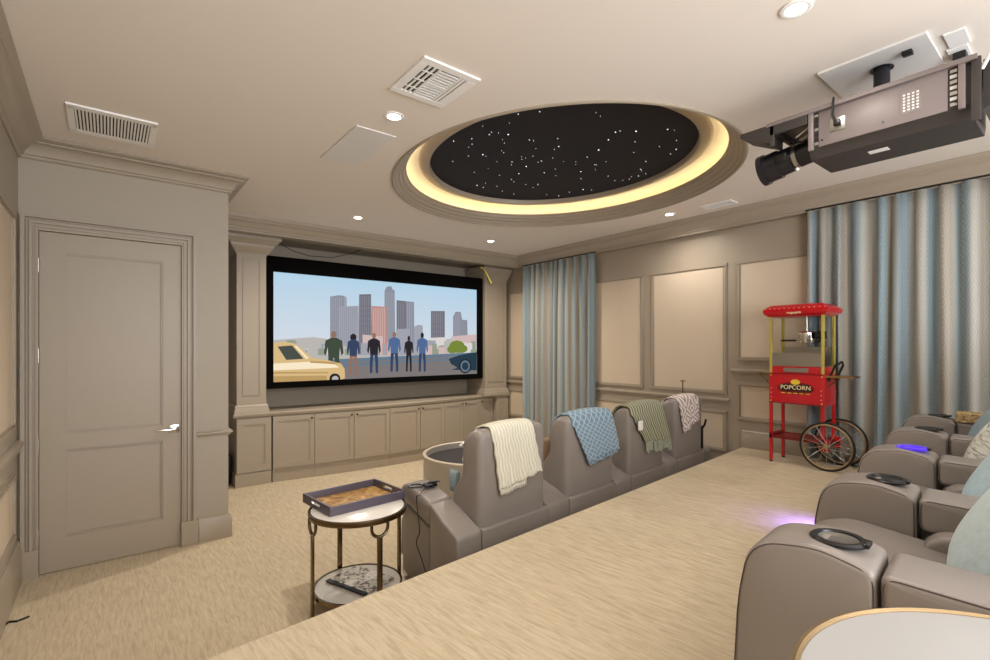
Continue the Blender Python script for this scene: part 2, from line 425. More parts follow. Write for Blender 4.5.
# single-sided shell drawn as thin profile
prof2 = prof+[(o+.012 if i < 6 else o, z+.012) for i, (o, z) in reversed(list(enumerate(prof)))]
ell_sweep(prof2, 1.35, 1.51, 'cove_shell', 'coveceil')
ell_sweep([(-.070, .078), (-.055, .078), (-.055, .092), (-.070, .092)], 1.385, 1.545, 'led_strip', 'led')
ell_sweep([(.09, .202), (.09, .19), (.06, .176), (.02, .174), (.012, .168), (-.005, .168), (-.012, .18), (-.012, .215), (.02, .215)], 1.075, 1.235, 'inner_moulding', 'paint')
mb = MB(); mb.lathe([(0.001, .212), (1, .212), (1, .222), (0.001, .222)], n=96, sx=1.1, sy=1.26); mb.build('star_panel', 'starpanel', sc_root, smooth=False)
me = None
for k in range(96):
    while True:
        x, y = random.uniform(-1, 1), random.uniform(-1.15, 1.15)
        if (x/1.0)**2+(y/1.15)**2 < .93: break
    if me is None:
        o = MB().lathe([(.0005, -.0035), (.004, -.002), (.005, .0)], n=8).build('star', 'star', sc_root); me = o.data
    else:
        o = bpy.data.objects.new('star', me); C.objects.link(o); o.parent = sc_root
    o.location = (x, y, .211); s_ = random.choice([.35, .45, .55, .7, 1.0]); o.scale = (s_, s_, 1)

# crown mouldings -------------------------------------------------
CROWN = [(0, 2.935), (.012, 2.935), (.022, 2.945), (.022, 2.955), (.034, 2.962), (.042, 2.985), (.062, 3.010), (.088, 3.026), (.105, 3.030), (.105, 3.040), (.122, 3.046), (.138, 3.056), (.138, CEIL-.001), (0, CEIL-.001)]
struct(MB().sweep([(XL, YB), (XL, YD), (.81, YD), (.81, 5.95)], CROWN, side=-1).build('trim_1', 'paint'))
# heavier cornice with valance along the screen side and the right wall
VAL = [(.135, 2.895), (0, 2.895), (0, 2.915), (-.012, 2.92), (-.012, 2.94), (-.02, 2.945), (-.03, 2.968), (-.045, 2.99), (-.062, 3.006), (-.07, 3.008), (-.07, 3.022), (-.08, 3.028), (-.092, 3.05), (-.092, CEIL-.001), (.135, CEIL-.001)]
# offsets are measured away from the room: flip for use with side
VAL = [(-o, z) for o, z in VAL]
mb = MB(); mb.sweep([(.82, 5.955), (5.185, 5.955), (5.185, YB)], VAL, side=-1)
struct(mb.build('trim_2', 'paint'))
mb = MB().box(.82, XR-.002, 6.08, YS, 2.94, CEIL-.002)
struct(mb.build('trim_3', 'paint'))

# baseboards, rails
BASE = [(0, 0), (.025, 0), (.025, .15), (.018, .162), (.018, .175), (.008, .19), (0, .19)]
struct(MB().sweep([(XL, YB), (XL, YD)], [(o, z*1.5) for o, z in BASE], side=-1).build('baseboard_left', 'paint'))
struct(MB().sweep([(.59, YD), (.81, YD), (.81, YS)], BASE, side=-1).build('baseboard_front', 'paint'))
RAIL = [(0, .87), (.012, .872), (.016, .885), (.03, .893), (.03, .905), (.018, .912), (0, .914)]
struct(MB().sweep([(.575, YD), (.81, YD), (.81, YS)], RAIL, side=-1).build('trim_4', 'paint'))

def frame(mb, axis, pos, sgn, a0, a1, z0, z1, w=.045, d=.02):
    """raised moulding frame on a wall; axis 'x': wall plane x=pos spanning y; sgn: direction into room"""
    for (p0, p1, q0, q1) in ((a0, a1, z0, z0+w), (a0, a1, z1-w, z1), (a0, a0+w, z0+w, z1-w), (a1-w, a1, z0+w, z1-w)):
        for k, (dd, ins) in enumerate(((d*.55, 0), (d, w*.25))):
            pp0, pp1, qq0, qq1 = p0, p1, q0, q1
            if p1-p0 > q1-q0: qq0 += ins; qq1 -= ins
            else: pp0 += ins; pp1 -= ins
            lo, hi = sorted((pos, pos+sgn*dd))
            if axis == 'x': mb.box(lo, hi, pp0, pp1, qq0, qq1)
            else: mb.box(pp0, pp1, lo, hi, qq0, qq1)
def panel(parent, axis, pos, sgn, a0, a1, z0, z1, w=.045):
    mb = MB(); frame(mb, axis, pos, sgn, a0, a1, z0, z1, w); mb.build('panel_moulding', 'paint', parent, smooth=False)
    lo, hi = sorted((pos, pos+sgn*.006))
    mb = MB()
    if axis == 'x': mb.box(lo, hi, a0+w, a1-w, z0+w, z1-w)
    else: mb.box(a0+w, a1-w, lo, hi, z0+w, z1-w)
    mb.build('fabric_panel', 'cream', parent, smooth=False)
# right wall
for a0, a1 in ((5.72, 6.28), (3.66, 4.62), (2.60, 3.55)):
    panel(wr, 'x', XR, -1, a0, a1, 1.10, 2.54); panel(wr, 'x', XR, -1, a0, a1, .47, .93)
for a0, a1 in ((1.55, 2.50), (.3, 1.40), (-1.0, .15), (-2.2, -1.1)):
    panel(wr, 'x', XR, -1, a0, a1, 1.47, 2.54); panel(wr, 'x', XR, -1, a0, a1, .84, 1.25)
RR = [(0, 0), (.014, .0), (.018, .016), (.034, .026), (.034, .04), (.016, .05), (0, .052)]
struct(MB().sweep([(XR, 2.57), (XR, YS)], [(o, z+1.01) for o, z in RR], side=1).build('trim_5', 'paint'))
struct(MB().sweep([(XR, YB), (XR, 2.555)], [(o, z+1.335) for o, z in RR], side=1).build('trim_6', 'paint'))
BR = [(0, 0), (.03, 0), (.03, .14), (.02, .155), (.02, .17), (.008, .182), (0, .182)]
struct(MB().sweep([(XR, YB), (XR, yr-.002)], [(o, z+ZP) for o, z in BR], side=1).build('baseboard_right', 'paint'))
struct(MB().sweep([(XR, yr+.03), (XR, YS)], BR, side=1).build('baseboard_right', 'paint'))
# left wall
wl = bpy.data.objects['wall_left']
for a0, a1 in ((3.0, 4.45), (1.3, 2.85), (-.5, 1.15)):
    panel(wl, 'x', XL, 1, a0, a1, 1.07, 2.50, .05); panel(wl, 'x', XL, 1, a0, a1, .36, .80, .05)
struct(MB().sweep([(XL, YB), (XL, YD)], [(o, z*1.6+.90) for o, z in RR], side=-1).build('trim_7', 'paint'))

# ------------------------------------------------------------------ door
casing = [(0, 0), (.02, 0), (.028, .012), (.028, .03), (.018, .036), (.018, .06), (.026, .066), (.026, .09), (.016, .1), (0, .1)]
mb = MB()
def cas(path_fn):
    pass
mb.box(-.476, -.385, YD-.018, YD, .2, 2.55).box(.47, .571, YD-.018, YD, .2, 2.55).box(-.385, .47, YD-.018, YD, 2.445, 2.55)
for (i0, i1, dd) in ((.0, .024, .046), (.030, .036, .030), (.045, .062, .036), (.076, .088, .030)):
    mb.box(-.476+i0, -.476+i1, YD-dd, YD-.0175, .2, 2.55-i1)
    mb.box(.571-i1, .571-i0, YD-dd, YD-.0175, .2, 2.55-i1)
    mb.box(-.476+i0, .571-i0, YD-dd, YD-.0175, 2.55-i1, 2.55-i0)
mb.box(-.484, -.383, YD-.04, YD, 0, .2).box(.466, .585, YD-.04, YD, 0, .2)
struct(mb.build('trim_8', 'paint', smooth=False))
dr = struct(MB().box(-.382, -.244, YD+.012, YD+.05, .006, 2.442).box(.345, .468, YD+.012, YD+.05, .006, 2.442)
     .box(-.244, .345, YD+.012, YD+.05, .006, .243).box(-.244, .345, YD+.012, YD+.05, .873, .99).box(-.244, .345, YD+.012, YD+.05, 2.30, 2.442)
     .box(-.244, .345, YD+.036, YD+.048, .243, .873).box(-.244, .345, YD+.036, YD+.048, .99, 2.30).build('door_1', 'paint', smooth=False))
mb = MB()
for z0, z1 in ((.243, .873), (.99, 2.30)):
    w_ = .012
    for b in ((-.244, -.244+w_, z0+w_, z1-w_), (.345-w_, .345, z0+w_, z1-w_), (-.244, .345, z0, z0+w_), (-.244, .345, z1-w_, z1)):
        mb.box(b[0], b[1], YD+.022, YD+.037, b[2], b[3])
mb.build('panel_bead', 'paint', dr, smooth=False)
mb = MB().box(.385, .455, YD+.0, YD+.012, .925, .992, .003)
mb.cyl((.42, YD+.01, .958), (.42, YD-.045, .958), .010).box(.30, .432, YD-.052, YD-.036, .950, .966, .004)
h = mb.build('door_handle', 'chrome', dr); h['label'] = 'chrome lever handle'
for z in (2.2, 1.56, .915, .275):
    MB().cyl((-.386, YD+.002, z-.05), (-.386, YD+.002, z+.05), .008, 10).build('hinge', 'steel', dr)
struct(MB().box(-.46, .55, YD+.2, YD+.22, 0, 2.5).build('wall_back', 'dark'))

# ------------------------------------------------------------------ ceiling fittings
for i, (x, y) in enumerate(LIGHTS):
    lab = ['round recessed downlight beside the square air vent', 'round recessed downlight above the left end of the movie screen',
           'round recessed downlight above the right end of the movie screen', 'round recessed downlight near the right wall cornice', 'large glowing downlight nearest, left of the projector'][i]
    t = thing('downlight', lab, 'ceiling light', (x, y, CEIL), group='recessed ceiling downlights')
    MB().lathe([(.042, -.001), (.062, -.001), (.062, -.006), (.05, -.010), (.042, -.008)], n=32, cap=False).build('trim_ring', 'white', t)
    MB().lathe([(.001, -.003), (.041, -.003), (.043, -.001), (.001, -.001)], n=24).build('bulb', 'bulb', t)
def vent(label, x0, x1, y0, y1, kind):
    t = thing('air_vent', label, 'vent', ((x0+x1)/2, (y0+y1)/2, CEIL))
    a, b = (x1-x0)/2, (y1-y0)/2
    if kind == 'bars':
        mb = MB(); w_ = .036
        mb.box(-a, a, -b, -b+w_*1.6, -.012, 0, .003).box(-a, a, b-w_*1.6, b, -.012, 0, .003).box(-a, -a+w_, -b+w_, b-w_, -.012, 0, .003).box(a-w_, a, -b+w_, b-w_, -.012, 0, .003)
        mb.build('frame', 'white', t, smooth=False)
        MB().box(-a+w_, a-w_, -b+w_, b-w_, -.003, -.001).build('backing', 'dark', t)
        for k in range(22):
            x = -a+w_+(k+.5)*(2*a-2*w_)/22
            MB().box(-.0052, .0052, -b+w_, b-w_, -.011, -.009, m=Matrix.Translation((x, 0, 0)) @ Matrix.Rotation(.0, 4, 'Y')).build('slat', 'white', t)
    elif kind == 'square':
        w_ = .05; mb = MB()
        mb.box(-a, a, -b, -b+w_, -.012, 0, .003).box(-a, a, b-w_, b, -.012, 0, .003).box(-a, -a+w_, -b+w_, b-w_, -.012, 0, .003).box(a-w_, a, -b+w_, b-w_, -.012, 0, .003)
        mb.box(-.055, -.045, -b+w_, b-w_, -.012, -.002).box(.075, .085, -b+w_, b-w_, -.012, -.002).box(-.045, .075, -.006, .006, -.012, -.002)
        mb.build('frame', 'white', t, smooth=False)
        MB().box(-a+w_, a-w_, -b+w_, b-w_, -.003, -.001).build('backing', 'dark', t)
        for k in range(3):
            x = -a+w_+.012+k*.028; MB().box(x, x+.012, -b+w_, b-w_, -.011, -.005).build('slat', 'white', t)
        for k in range(2):
            x = .092+k*.024; MB().box(x, x+.016, -b+w_, b-w_, -.011, -.005).build('slat', 'white', t)
        for s_ in (-1, 1):
            for k in range(5):
                y = s_*(.022+k*.026); MB().box(-.045, .075, y-.007, y+.007, -.011, -.005).build('slat', 'white', t)
        for s_ in (-1, 0, 1):
            y = s_*.09; MB().box(-a+w_, -.055, y-.004, y+.004, -.012, -.009).build('crossbar', 'white', t)
    else:
        w_ = .03; mb = MB()
        mb.box(-a, a, -b, -b+w_, -.01, 0, .002).box(-a, a, b-w_, b, -.01, 0, .002).box(-a, -a+w_, -b+w_, b-w_, -.01, 0, .002).box(a-w_, a, -b+w_, b-w_, -.01, 0, .002)
        mb.build('frame', 'white', t, smooth=False)
        MB().box(-a+w_, a-w_, -b+w_, b-w_, -.003, -.001).build('backing', 'dark', t)
        for k in range(4):
            x = -a+w_+(k+.5)*(2*a-2*w_)/4; MB().box(x-.004, x+.004, -b+w_, b-w_, -.009, -.004).build('slat', 'white', t)
vent('long white louvred ceiling grille above the door', -.20, .255, 3.835, 4.316, 'bars')
vent('square white four-way ceiling diffuser beside the oval feature', 1.232, 1.58, 2.12, 2.515, 'square')
vent('small narrow ceiling vent close to the right wall cornice', 4.79, 4.95, 2.33, 2.645, 'small')
tag(MB().box(1.27, 1.555, 3.06, 3.755, CEIL-.008, CEIL, .003).build('ceiling_speaker', 'whiteplate', smooth=False), 'flush white rectangular speaker panel in the ceiling beside the downlight', 'speaker')

# ------------------------------------------------------------------ screen wall
def pil(x0, x1, name):
    t = struct(MB().box(x0, x1, 6.25, YS, .82, 2.96).build(name, 'paint', smooth=False))
    mb = MB()
    frame(mb, 'y', 6.25, -1, x0+.06, x1-.06, 1.05, 2.66, .018, .008); mb.build('panel_moulding', 'paint', t, smooth=False)
    # capital and base swept round three sides
    cap = [(0, 2.70), (.008, 2.70), (.012, 2.715), (.02, 2.72), (.03, 2.74), (.06, 2.77), (.075, 2.80), (.075, 2.815), (.10, 2.83), (.125, 2.86), (.14, 2.868), (.14, 2.90), (0, 2.90)]
    path = [(x0, YS-.05), (x0, 6.25), (x1, 6.25), (x1, YS-.05)]
    if x1+.15 > XR: cap = [(o*.5, z) for o, z in cap]; 
    MB().sweep(path, cap, side=-1).build('capital', 'paint', t)
    mb = MB().sweep(path, [(0, .835), (.03, .835), (.03, .885), (.02, .90), (.02, .93), (.008, .945), (0, .945)], side=-1)
    mb.build('base', 'paint', t)
pil(1.16, 1.475, 'trim_9'); pil(4.74, 5.19, 'trim_10')
# wall ledge behind screen
scr = thing('projection_screen', 'wide movie screen in a black frame between two pilasters', 'screen', (3.11, 6.3, 1.1))
inv = Matrix.Translation((-3.11, -6.3, -1.1))
SYAW, CYAW = math.sin(YAW), math.cos(YAW)
def P(px, py, y=6.3):        # a point of the picture measured on the screen's own plane
    a = (px-495)/489; b = -(py-347)/489; d = (SYAW+a*CYAW, CYAW-a*SYAW, b); t = y/d[1]
    return (d[0]*t, EYE+d[2]*t)
fx0, fx1, fz0, fz1 = 1.491, 4.729, 1.115, 2.722
px0, px1, pz0, pz1 = 1.568, 4.643, 1.192, 2.537
mb = MB(); m_ = inv
mb.box(fx0, px0, 6.29, 6.345, fz0, fz1, .004, m_).box(px1, fx1, 6.29, 6.345, fz0, fz1, .004, m_).box(px0, px1, 6.29, 6.345, fz0, pz0, .004, m_).box(px0, px1, 6.29, 6.345, pz1, fz1, .004, m_)
mb.box(fx0, fx1, 6.345, 6.39, fz0, fz1, 0, m_)
mb.build('frame', 'blackvelvet', scr, smooth=False)
for xx in (2.0, 4.4): MB().box(xx, xx+.1, 6.39, YS, 1.8, 1.9, 0, m_).build('wall_bracket', 'black', scr)
# projected picture: a generic city scene
def em(name, c, s=1.0): 
    m = bpy.data.materials.new(name); m.use_nodes = True; N, L = nodes(m); b = N['Principled BSDF']
    b.inputs['Base Color'].default_value = (0, 0, 0, 1); b.inputs['Specular IOR Level'].default_value = .1
    b.inputs['Emission Color'].default_value = lin(c); b.inputs['Emission Strength'].default_value = s*.72; return m
sky = em('picture_sky', (180, 205, 222)); N, L = nodes(sky)
tc = N.new('ShaderNodeTexCoord'); sp = N.new('ShaderNodeSeparateXYZ'); L.new(tc.outputs['Object'], sp.inputs[0])
mr = N.new('ShaderNodeMapRange'); mr.inputs['From Min'].default_value = .4; mr.inputs['From Max'].default_value = 1.5; L.new(sp.outputs[2], mr.inputs[0])
cm = mixc(N, L, mr.outputs[0], lin((205, 208, 216)), lin((168, 200, 220))); L.new(cm, N['Principled BSDF'].inputs['Emission Color'])
cols = dict(sky=sky)
order = ['sky', 'haze', 'road', 'rail', 'b1', 'b2', 'b3', 'pink', 'white', 'tree', 'dark', 'green', 'navy', 'blue', 'skin', 'car', 'carhi', 'glassd', 'teal', 'grass', 'bpink', 'bronze2']
spec = dict(haze=(176, 172, 168), road=(118, 112, 112), rail=(96, 116, 134), b1=(132, 136, 148), b2=(152, 154, 164), b3=(108, 104, 114), pink=(178, 132, 124), white=(206, 202, 200),
            tree=(112, 128, 54), dark=(36, 32, 40), green=(58, 70, 56), navy=(48, 62, 92), blue=(74, 100, 142), skin=(140, 104, 88), car=(206, 176, 124), carhi=(236, 222, 190),
            glassd=(66, 72, 66), teal=(34, 56, 70), grass=(140, 148, 132), bpink=(196, 174, 172), bronze2=(178, 146, 94))
mats = [sky]+[em('picture_'+k, spec[k]) for k in order[1:]]
pic = MB()
def flat(pts, key, layer):
    vs = [pic.bm.verts.new(inv @ Vector((x, 6.344-layer*.0012, z))) for x, z in pts]
    f = pic.bm.faces.new(vs); f.material_index = order.index(key); f.smooth = False
def FP(pts, key, layer): flat([P(a, b) for a, b in pts], key, layer)
def CR(pts, key, layer): FP([(220+a/2.75, 180+b/2.75) for a, b in pts], key, layer)     # from the enlarged view
flat([(px0, pz0), (px1, pz0), (px1, pz1), (px0, pz1)], 'sky', 0)
CR([(147, 440), (260, 432), (320, 440), (600, 440), (709, 430), (709, 500), (147, 500)], 'haze', 1)
CR([(306, 320), (330, 316), (345, 318), (345, 480), (306, 480)], 'b1', 2); CR([(345, 318), (352, 322), (354, 480), (345, 480)], 'b2', 2)
CR([(330, 348), (385, 345), (387, 480), (330, 480)], 'b2', 3)
CR([(386, 314), (419, 313), (421, 480), (386, 480)], 'b3', 3); CR([(420, 346), (462, 348), (464, 480), (420, 480)], 'pink', 4)
CR([(456, 304), (462, 293), (474, 291), (478, 300), (484, 303), (486, 480), (456, 480)], 'b1', 3)
CR([(489, 330), (537, 335), (538, 480), (489, 480)], 'b3', 4); CR([(515, 333), (537, 335), (538, 480), (515, 480)], 'b1', 5)
CR([(534, 405), (548, 398), (561, 400), (563, 480), (534, 480)], 'b2', 5)
CR([(584, 360), (622, 360), (622, 470), (584, 470)], 'b3', 3); CR([(645, 375), (652, 362), (666, 362), (670, 384), (684, 385), (686, 470), (645, 470)], 'b1', 3)
CR([(640, 430), (709, 424), (709, 480), (640, 480)], 'bpink', 4); CR([(583, 434), (626, 432), (626, 470), (583, 470)], 'white', 4)
CR([(395, 425), (450, 430), (450, 480), (395, 480)], 'bpink', 5); CR([(487, 410), (525, 408), (527, 480), (487, 480)], 'b2', 6)
rnd = random.Random(3)
for x0b, x1b, yt, ky, ly in ((308, 344, 322, 'b2', 2.3), (333, 384, 350, 'b1', 3.3), (388, 419, 318, 'b1', 3.3), (422, 461, 351, 'bpink', 4.3), (458, 484, 308, 'b2', 3.3), (491, 514, 336, 'b1', 4.3), (517, 536, 338, 'b2', 5.3), (586, 621, 364, 'b1', 3.3), (648, 668, 368, 'b2', 3.3)):
    x = x0b+2
    while x < x1b-3:
        CR([(x, yt), (x+1.6, yt), (x+1.6, 450), (x, 450)], ky, ly); x += 5.2
for x0b, x1b, yt, ky, ly in ((308, 344, 360, 'b1', 2.5), (388, 419, 345, 'b3', 3.6), (586, 621, 395, 'b3', 3.6)):
    for k in range(5): CR([(x0b, yt+k*14), (x1b, yt+k*14), (x1b, yt+2+k*14), (x0b, yt+2+k*14)], ky, ly)
for k in range(60):
    x = rnd.uniform(150, 700); wdt = rnd.uniform(8, 26); y = rnd.uniform(440, 468)
    CR([(x, y), (x+wdt, y), (x+wdt, 482), (x, 482)], rnd.choice(['haze', 'bpink', 'white', 'grass', 'b2', 'grass', 'haze']), 7+k*.02)
for cx, cy, r in ((655, 458, 20), (642, 466, 13), (670, 464, 13)):
    CR([(cx+r*1.1*math.cos(a*PI/6), cy+r*.85*math.sin(a*PI/6)) for a in range(12)], 'tree', 9+cx*.0002)
flat([P(220+147/2.75, 180+500/2.75), P(220+340/2.75, 180+498/2.75), (px1, P(478.2, 180+478/2.75)[1]), (px1, pz0), (px0, pz0), (px0, P(273, 180+500/2.75)[1])], 'road', 9.5)
CR([(300, 494), (709, 474), (709, 482), (300, 504)], 'rail', 10); CR([(300, 508), (709, 487), (709, 492), (300, 515)], 'rail', 10)
def man(cx, top, bot, w_, shirt, legs, hair='dark', big=False):
    H_ = bot-top
    CR([(cx+w_*.28*math.cos(a*PI/5), top+H_*.075+H_*.075*math.sin(a*PI/5)) for a in range(10)], hair, 12)
    if big: CR([(cx+w_*.5*math.cos(a*PI/5), top+H_*.09+H_*.085*math.sin(a*PI/5)) for a in range(10)], 'dark', 12.2)
    CR([(cx-w_*.25, top+H_*.14), (cx+w_*.25, top+H_*.14), (cx+w_*.85, top+H_*.2), (cx+w_, top+H_*.45), (cx+w_*.8, top+H_*.52), (cx+w_*.62, top+H_*.34), (cx+w_*.55, top+H_*.56), (cx-w_*.55, top+H_*.56), (cx-w_*.62, top+H_*.34), (cx-w_*.8, top+H_*.52), (cx-w_, top+H_*.45), (cx-w_*.85, top+H_*.2)], shirt, 12.4)
    for s_ in (-1, 1):
        CR([(cx+s_*w_*.03, top+H_*.54), (cx+s_*w_*.55, top+H_*.54), (cx+s_*w_*.6, top+H_*.75), (cx+s_*w_*.6, bot), (cx+s_*w_*.25, bot), (cx+s_*w_*.2, top+H_*.75)], legs, 12.6)
man(315, 415, 548, 27, 'green', 'green', 'skin'); man(369, 422, 537, 18, 'navy', 'skin', 'dark', True); man(426, 420, 531, 19, 'dark', 'navy', 'skin')
man(482, 417, 527, 18, 'blue', 'navy', 'skin'); man(522, 428, 527, 13, 'dark', 'dark', 'dark'); man(559, 419, 527, 16, 'blue', 'navy', 'dark')
# pale classic car, left
CR([(147, 448), (180, 445), (205, 449), (222, 460), (258, 490), (300, 496), (335, 505), (345, 520), (346, 545), (330, 552), (147, 562)], 'car', 13)
CR([(160, 458), (200, 455), (232, 492), (184, 495)], 'glassd', 13.6); CR([(147, 505), (250, 500), (320, 508), (330, 516), (147, 524)], 'carhi', 13.6)
CR([(147, 528), (300, 528), (300, 532), (147, 533)], 'bronze2', 13.7); CR([(147, 540), (296, 538), (296, 553), (147, 558)], 'bronze2', 13.7); CR([(250, 497), (318, 501), (326, 507), (250, 503)], 'bronze2', 13.8)
CR([(206, 456), (212, 456), (246, 490), (240, 493)], 'carhi', 13.8)
CR([(318+15*math.cos(a*PI/8), 545+13*math.sin(a*PI/8)) for a in range(-8, 1)]+[(333, 553), (303, 556)], 'dark', 14)
CR([(319+9*math.cos(a*PI/8), 547+8*math.sin(a*PI/8)) for a in range(16)][:16], 'haze', 14.4)
# dark car, right
CR([(632, 492), (660, 482), (690, 476), (709, 474), (709, 524), (640, 522), (656, 516), (638, 506)], 'teal', 13)
CR([(677+17*math.cos(a*PI/8), 512+20*math.sin(a*PI/8)) for a in range(16)], 'dark', 13.6); CR([(677+13*math.cos(a*PI/8), 512+16*math.sin(a*PI/8)) for a in range(16)], 'rail', 14)
CR([(677+9*math.cos(a*PI/8), 512+11*math.sin(a*PI/8)) for a in range(16)], 'teal', 14.4)
o = pic.build('picture', mats, scr, recalc=False, smooth=False); o['label'] = 'projected picture of a city skyline with people and cars'
# brass picture light
t = thing('wall_lamp', 'small brass lamp at the top right corner of the movie screen', 'lamp', (4.68, 6.2, 2.84))
mb = MB().tube([(-.08, .0, .035), (-.02, 0, .03), (.03, -.01, -.02), (.12, -.02, -.17)], .014, 8); mb.build('arm', 'yellowpost', t)
MB().tube([(.06, -.01, -.07), (.135, -.02, -.2)], .024, 10, rs=[.015, .026]).build('shade', 'yellowpost', t)
MB().tube([(0, 0, .01), (.02, .06, .06)], .012).build('mount', 'bronze', t)
tag(MB().tube([(1.60, 6.30, 2.942), (1.68, 6.3, 2.86), (1.80, 6.3, 2.81), (2.0, 6.32, 2.775), (2.3, 6.34, 2.79), (2.55, 6.36, 2.87), (2.7, 6.36, 2.942)], .005, 6).build('cable', 'cableblack'), 'thin dark cable sagging above the left corner of the movie screen', 'cable')

# ------------------------------------------------------------------ low cabinets, bowed front
CT = .845
fr = [(1.50, 6.25), (1.545, 6.245), (2.02, 6.185), (2.51, 6.14), (3.01, 6.125), (3.49, 6.145), (3.93, 6.19), (4.30, 6.24), (4.66, 6.30), (4.97, 6.36)]
def smoothpts(pts, n=6):
    out = []
    for i in range(len(pts)-1):
        p0 = Vector(pts[max(i-1, 0)]); p1 = Vector(pts[i]); p2 = Vector(pts[i+1]); p3 = Vector(pts[min(i+2, len(pts)-1)])
        for k in range(n):
            t = k/n
            q = .5*((2*p1)+(-p0+p2)*t+(2*p0-5*p1+4*p2-p3)*t*t+(-p0+3*p1-3*p2+p3)*t**3); out.append((q.x, q.y))
    out.append(pts[-1]); return out
front = smoothpts(fr[1:])
xr_ = 5.25
outline = [(1.12, 6.215), (1.53, 6.215)]+[(x, y-.03) for x, y in front[1:-1]]+[(4.98, 6.24), (xr_, 6.24), (xr_, 6.74), (1.12, 6.74)]
mb = MB()
def shrink(o, d):  # pull the front edge in
    return [(x, y+d) if y < 6.6 else (x, y) for x, y in o]
mb.rings([[Vector((x, y, z)) for x, y in shrink(outline, d)] for z, d in ((CT-.05, .02), (CT-.04, .008), (CT-.03, .004), (CT-.012, 0), (CT-.004, .002), (CT, .006))])
tag(mb.build('countertop', 'paint', smooth=False), 'long taupe bow-fronted counter below the movie screen', 'countertop')
def shaker(mb, p0, p1, z0, z1, fr_=.055, th=.02, rec=.01):
    a = Vector((p0[0], p0[1], 0)); b = Vector((p1[0], p1[1], 0)); d = (b-a); Ln = d.length; d.normalize(); nrm = Vector((d.y, -d.x, 0))
    m = Matrix(((d.x, -nrm.x, 0, a.x), (d.y, -nrm.y, 0, a.y), (0, 0, 1, 0), (0, 0, 0, 1)))
    g = .003
    mb.box(g, fr_, -th, 0, z0, z1, 0, m).box(Ln-fr_, Ln-g, -th, 0, z0, z1, 0, m).box(fr_, Ln-fr_, -th, 0, z0, z0+fr_, 0, m).box(fr_, Ln-fr_, -th, 0, z1-fr_, z1, 0, m)
    mb.box(fr_, Ln-fr_, -th+rec, 0, z0+fr_, z1-fr_, 0, m)
    w_ = .009
    for x0_, x1_, a0, a1 in ((fr_, fr_+w_, z0+fr_+w_, z1-fr_-w_), (Ln-fr_-w_, Ln-fr_, z0+fr_+w_, z1-fr_-w_), (fr_, Ln-fr_, z0+fr_, z0+fr_+w_), (fr_, Ln-fr_, z1-fr_-w_, z1-fr_)):
        mb.box(x0_, x1_, -th+rec*.45, -th+rec, a0, a1, 0, m)
    return m, Ln
units = [(1, [0], 'R'), (2, [1, 2], ''), (3, [3, 4], ''), (4, [5, 6], ''), (5, [7], 'L')]
labs = ['single-door base cabinet at the left end under the screen counter', 'double-door base cabinet second from the left under the screen counter',
        'double-door base cabinet in the middle of the bowed run under the screen', 'double-door base cabinet right of the middle under the screen counter', 'narrow base cabinet at the right end of the bowed run']
dp = fr[1:]
for (n_, ds, side), lab in zip(units, labs):
    q0 = dp[ds[0]]; q1 = dp[ds[-1]+1]
    t = thing('base_cabinet', lab, 'cabinet', (q0[0], q0[1], 0), group='bow-fronted base cabinets')
    off = Vector((q0[0], q0[1], 0))
    pts = [dp[i] for i in range(ds[0], ds[-1]+2)]
    mb = MB()
    loopz = lambda z, d: [Vector((x-q0[0]+(.0015 if i == 0 else (-.0015 if i == len(pts)-1 else 0)), y+d-q0[1], z)) for i, (x, y) in enumerate(pts)]+[Vector((q1[0]-q0[0]-.0015, 6.74-q0[1], z)), Vector((.0015, 6.74-q0[1], z))]
    mb.rings([loopz(0, 0), loopz(.155, 0)]); mb.rings([loopz(.155, .001), loopz(CT-.052, .001)])
    mb.build('body', 'paint', t, smooth=False)
    for j, i in enumerate(ds):
        a = (dp[i][0]-q0[0], dp[i][1]-q0[1]); b = (dp[i+1][0]-q0[0], dp[i+1][1]-q0[1])
        mb = MB(); m, Ln = shaker(mb, a, b, .165, CT-.062)
        d = mb.build('door', 'paint', t, smooth=False)
        kx = (Ln-.035) if (side == 'R' or (len(ds) == 2 and j == 0)) else .035
        mb = MB(); mb.lathe([(.004, 0), (.004, .012), (.013, .018), (.013, .026), (.006, .031), (.0005, .032)], n=14, m=m @ Matrix.Translation((kx, -.019, CT-.10)) @ Matrix.Rotation(PI/2, 4, 'X'))
        mb.build('knob', 'knob', d)
def endblock(name, label, x0_, x1_, y0_):
    t = thing(name, label, 'cabinet', (x0_, y0_, 0))
    w_ = x1_-x0_
    MB().box(0, w_, 0, 6.74-y0_, .14, CT-.052).build('body', 'paint', t, smooth=False)
    MB().box(-.015, w_, -.015, 6.74-y0_, 0, .15, .004).build('plinth', 'paint', t, smooth=False)
    mb = MB(); shaker(mb, (.0, 0), (w_, 0), .165, CT-.062, .07); mb.build('panel', 'paint', t, smooth=False)
endblock('end_cabinet', 'panelled cabinet block under the left pilaster', 1.155, 1.53, 6.245)
endblock('end_cabinet', 'panelled cabinet block under the right pilaster', 4.985, 5.235, 6.27)
t = thing('subwoofer', 'black subwoofer standing in the gap left of the cabinets', 'speaker', (.98, 6.55, 0))
MB().box(-.15, .14, -.18, .18, .02, .36, .01).build('body', 'black', t)
MB().box(-.12, .11, -.19, -.178, .05, .33, .005).build('grille', 'blackvelvet', t)
for sx in (-1, 1):
    for sy in (-1, 1): MB().cyl((sx*.1, sy*.12, 0), (sx*.1, sy*.12, .025), .015).build('foot', 'black', t)

